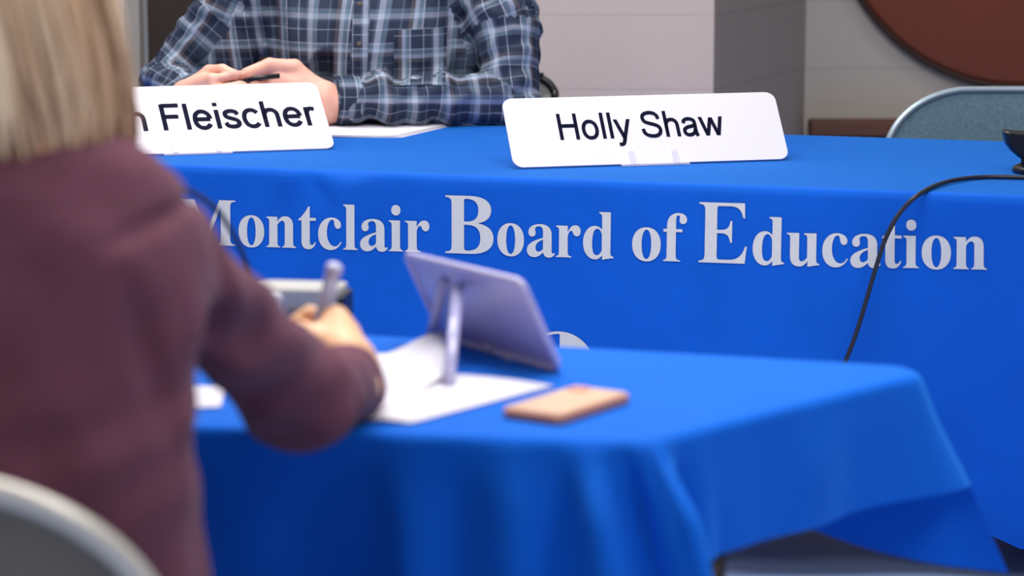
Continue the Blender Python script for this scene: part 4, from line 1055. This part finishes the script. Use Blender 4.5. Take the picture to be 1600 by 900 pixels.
# hair: wavy chin-length locks
HV = []; HF = []; TONE = []
def lock(pts, rs, tone, seg=7):
    mb = MB(); tube(mb, pts, rs, seg, flat=.6); n = len(HV); HV.extend(mb.v); HF.extend([[i+n for i in f] for f in mb.f]); TONE.extend([tone]*len(mb.v))
hc = hw+np.array([-.012, -.015, .03])
gh = Grid(hc-.18, hc+.16, .007); gh.ell(hc+np.array([0, -.004, .012]), (.070, .098, .100), .02)
gh.ell(hc+np.array([0, -.028, -.065]), (.096, .078, .085), .04)
gh.ell(hc+np.array([0, .10, -.05]), (.055, .06, .085), 0, cut=True)
V, Fc = gh.mesh(); HV.extend(V.tolist()); HF.extend(Fc.tolist()); TONE.extend([.12]*len(V))
zb = ony(100, 258, 2.36)[2]-.012
for i in range(460):
    a = rng.uniform(-PI*.66, PI*.66)            # 0 = back of head
    if abs(a) > 2.2: continue
    lay = rng.uniform(0, 1); wv = rng.uniform(0, 2*PI); amp = rng.uniform(.006, .017); fr = rng.uniform(5, 9)
    dirx, diry = math.sin(a), -math.cos(a)
    L_ = rng.uniform(-.012, .018)+(.02 if abs(a) > 1.6 else 0)-.020*max(0, math.sin(a))
    pts = []; nn = 22
    for k in range(nn):
        t = k/(nn-1)
        th = t*1.75                                        # polar angle down from the crown, then hang
        if th < 1.45:
            r = math.sin(th); z = math.cos(th)
            p = hc+np.array([dirx*.076*r, diry*.104*r, .012+.102*z])
        else:
            u = (th-1.45)/.30; z_top = hc[2]+.012+.102*math.cos(1.45)
            flare = .012+.030*math.sin(min(1, u*1.1)*PI*.62)-.016*max(0, u-.75)*4
            p = np.array([hc[0]+dirx*(.076+flare*1.05), hc[1]+diry*(.100+flare*.9), z_top+(zb+L_-z_top)*u])
        p = p+np.array([dirx, diry, 0])*(lay*.012+.004*math.sin(t*fr*2+wv))+np.array([-diry, dirx, 0])*amp*math.sin(t*fr*1.6+wv)*min(1, t*2)
        pts.append(p)
    # resample so that the hanging part is dense
    pts = np.array(pts); tt = np.linspace(0, 1, nn)
    hang = pts[-4:]; dense = catmull(pts[::2].tolist()+[pts[-1]], 3)
    m_ = len(dense); q = np.linspace(0, 1, m_)
    w = np.zeros((m_, 3)); ph = 5*math.sin(a*2.3)+rng.uniform(0, 1.6); w[:, 0] = -diry; w[:, 1] = dirx
    dense = dense+np.array([dirx, diry, 0])*(.007*np.sin(q*17+ph*1.3)*np.clip(q*2-.5, 0, 1))[:, None]
    dense = dense+w*(amp*1.15*np.sin(q*15+ph))[:, None]*np.clip(q*2-.4, 0, 1)[:, None]
    rs = np.interp(q, [0, .15, .8, 1], [.006, .0085, .0085, .002])*rng.uniform(.6, 1.15)
    lock(dense, rs, float(np.clip(rng.normal(.66, .26)*(.55+.5*lay)+.08, 0, 1)))
hair = obj('hair', HV, HF, M_hair, wom)
at = hair.data.attributes.new('tone', 'FLOAT', 'POINT'); at.data.foreach_set('value', np.array(TONE, np.float32))

# pen in the writing hand
pt = ony(524, 412, 3.00); pb_ = np.array([-.236, 3.02, TZ+.004]); dr = unit(pt-pb_)
pn = empty('pen', tuple(pb_), 'silver pen held upright in the writing woman\'s hand', 'pen')
mb = MB(); tube(mb, [pb_+dr*.016, pb_+dr*.03, pt-dr*.012], [.0045, .0085, .0085], 14); mb.build('barrel', M_pen, pn)
mb = MB(); tube(mb, [pb_, pb_+dr*.017], [.0006, .003], 12); mb.build('tip', M_dark, pn)
mb = MB(); tube(mb, [pt-dr*.013, pt-dr*.010, pt-dr*.003, pt], [.0080, .0095, .0095, .006], 14); mb.build('cap_button', mat('pen_cap', (196, 194, 222), rough=.3), pn)

# ------------------------------------------------------------------ LIGHT
def area(name, loc, target, size, size_y, power, color=(1, 1, 1)):
    l = bpy.data.lights.new(name, 'AREA'); l.shape = 'RECTANGLE'; l.size = size; l.size_y = size_y; l.energy = power; l.color = color
    o = bpy.data.objects.new(name, l); COL.objects.link(o); o.location = loc
    o.rotation_euler = (Vector(target)-Vector(loc)).to_track_quat('-Z', 'Y').to_euler(); return o
area('ceiling_light_back', (-.6, 5.6, 3.0), (-.4, 5.6, 0), 2.4, 1.4, 86, (1, .98, .97))
area('ceiling_light_wall', (.8, 6.6, 2.85), (.8, 7.4, .8), 3.0, .6, 20, (1, .97, .93))
area('ceiling_light_mid', (.3, 3.4, 3.0), (.3, 3.5, 0), 1.8, .9, 70, (1, .98, .98))
area('fill_light_front', (1.5, 1.5, 2.9), (.5, 3.0, .6), 1.0, 1.0, 27, (1, .98, .98))  # added fill, brightens the right side of the front cloth
area('ceiling_light_camera', (-2.4, -1.6, 2.9), (-.2, 4.0, .6), 1.4, 1.2, 42, (1, .98, .97))
w = bpy.data.worlds.new('world'); scene.world = w; w.use_nodes = True
w.node_tree.nodes['Background'].inputs[0].default_value = (.86, .88, 1, 1); w.node_tree.nodes['Background'].inputs[1].default_value = .20
scene.view_settings.view_transform = 'Standard'; scene.view_settings.look = 'None'
scene.view_settings.exposure = 0.0
scene.cycles.use_denoising = True
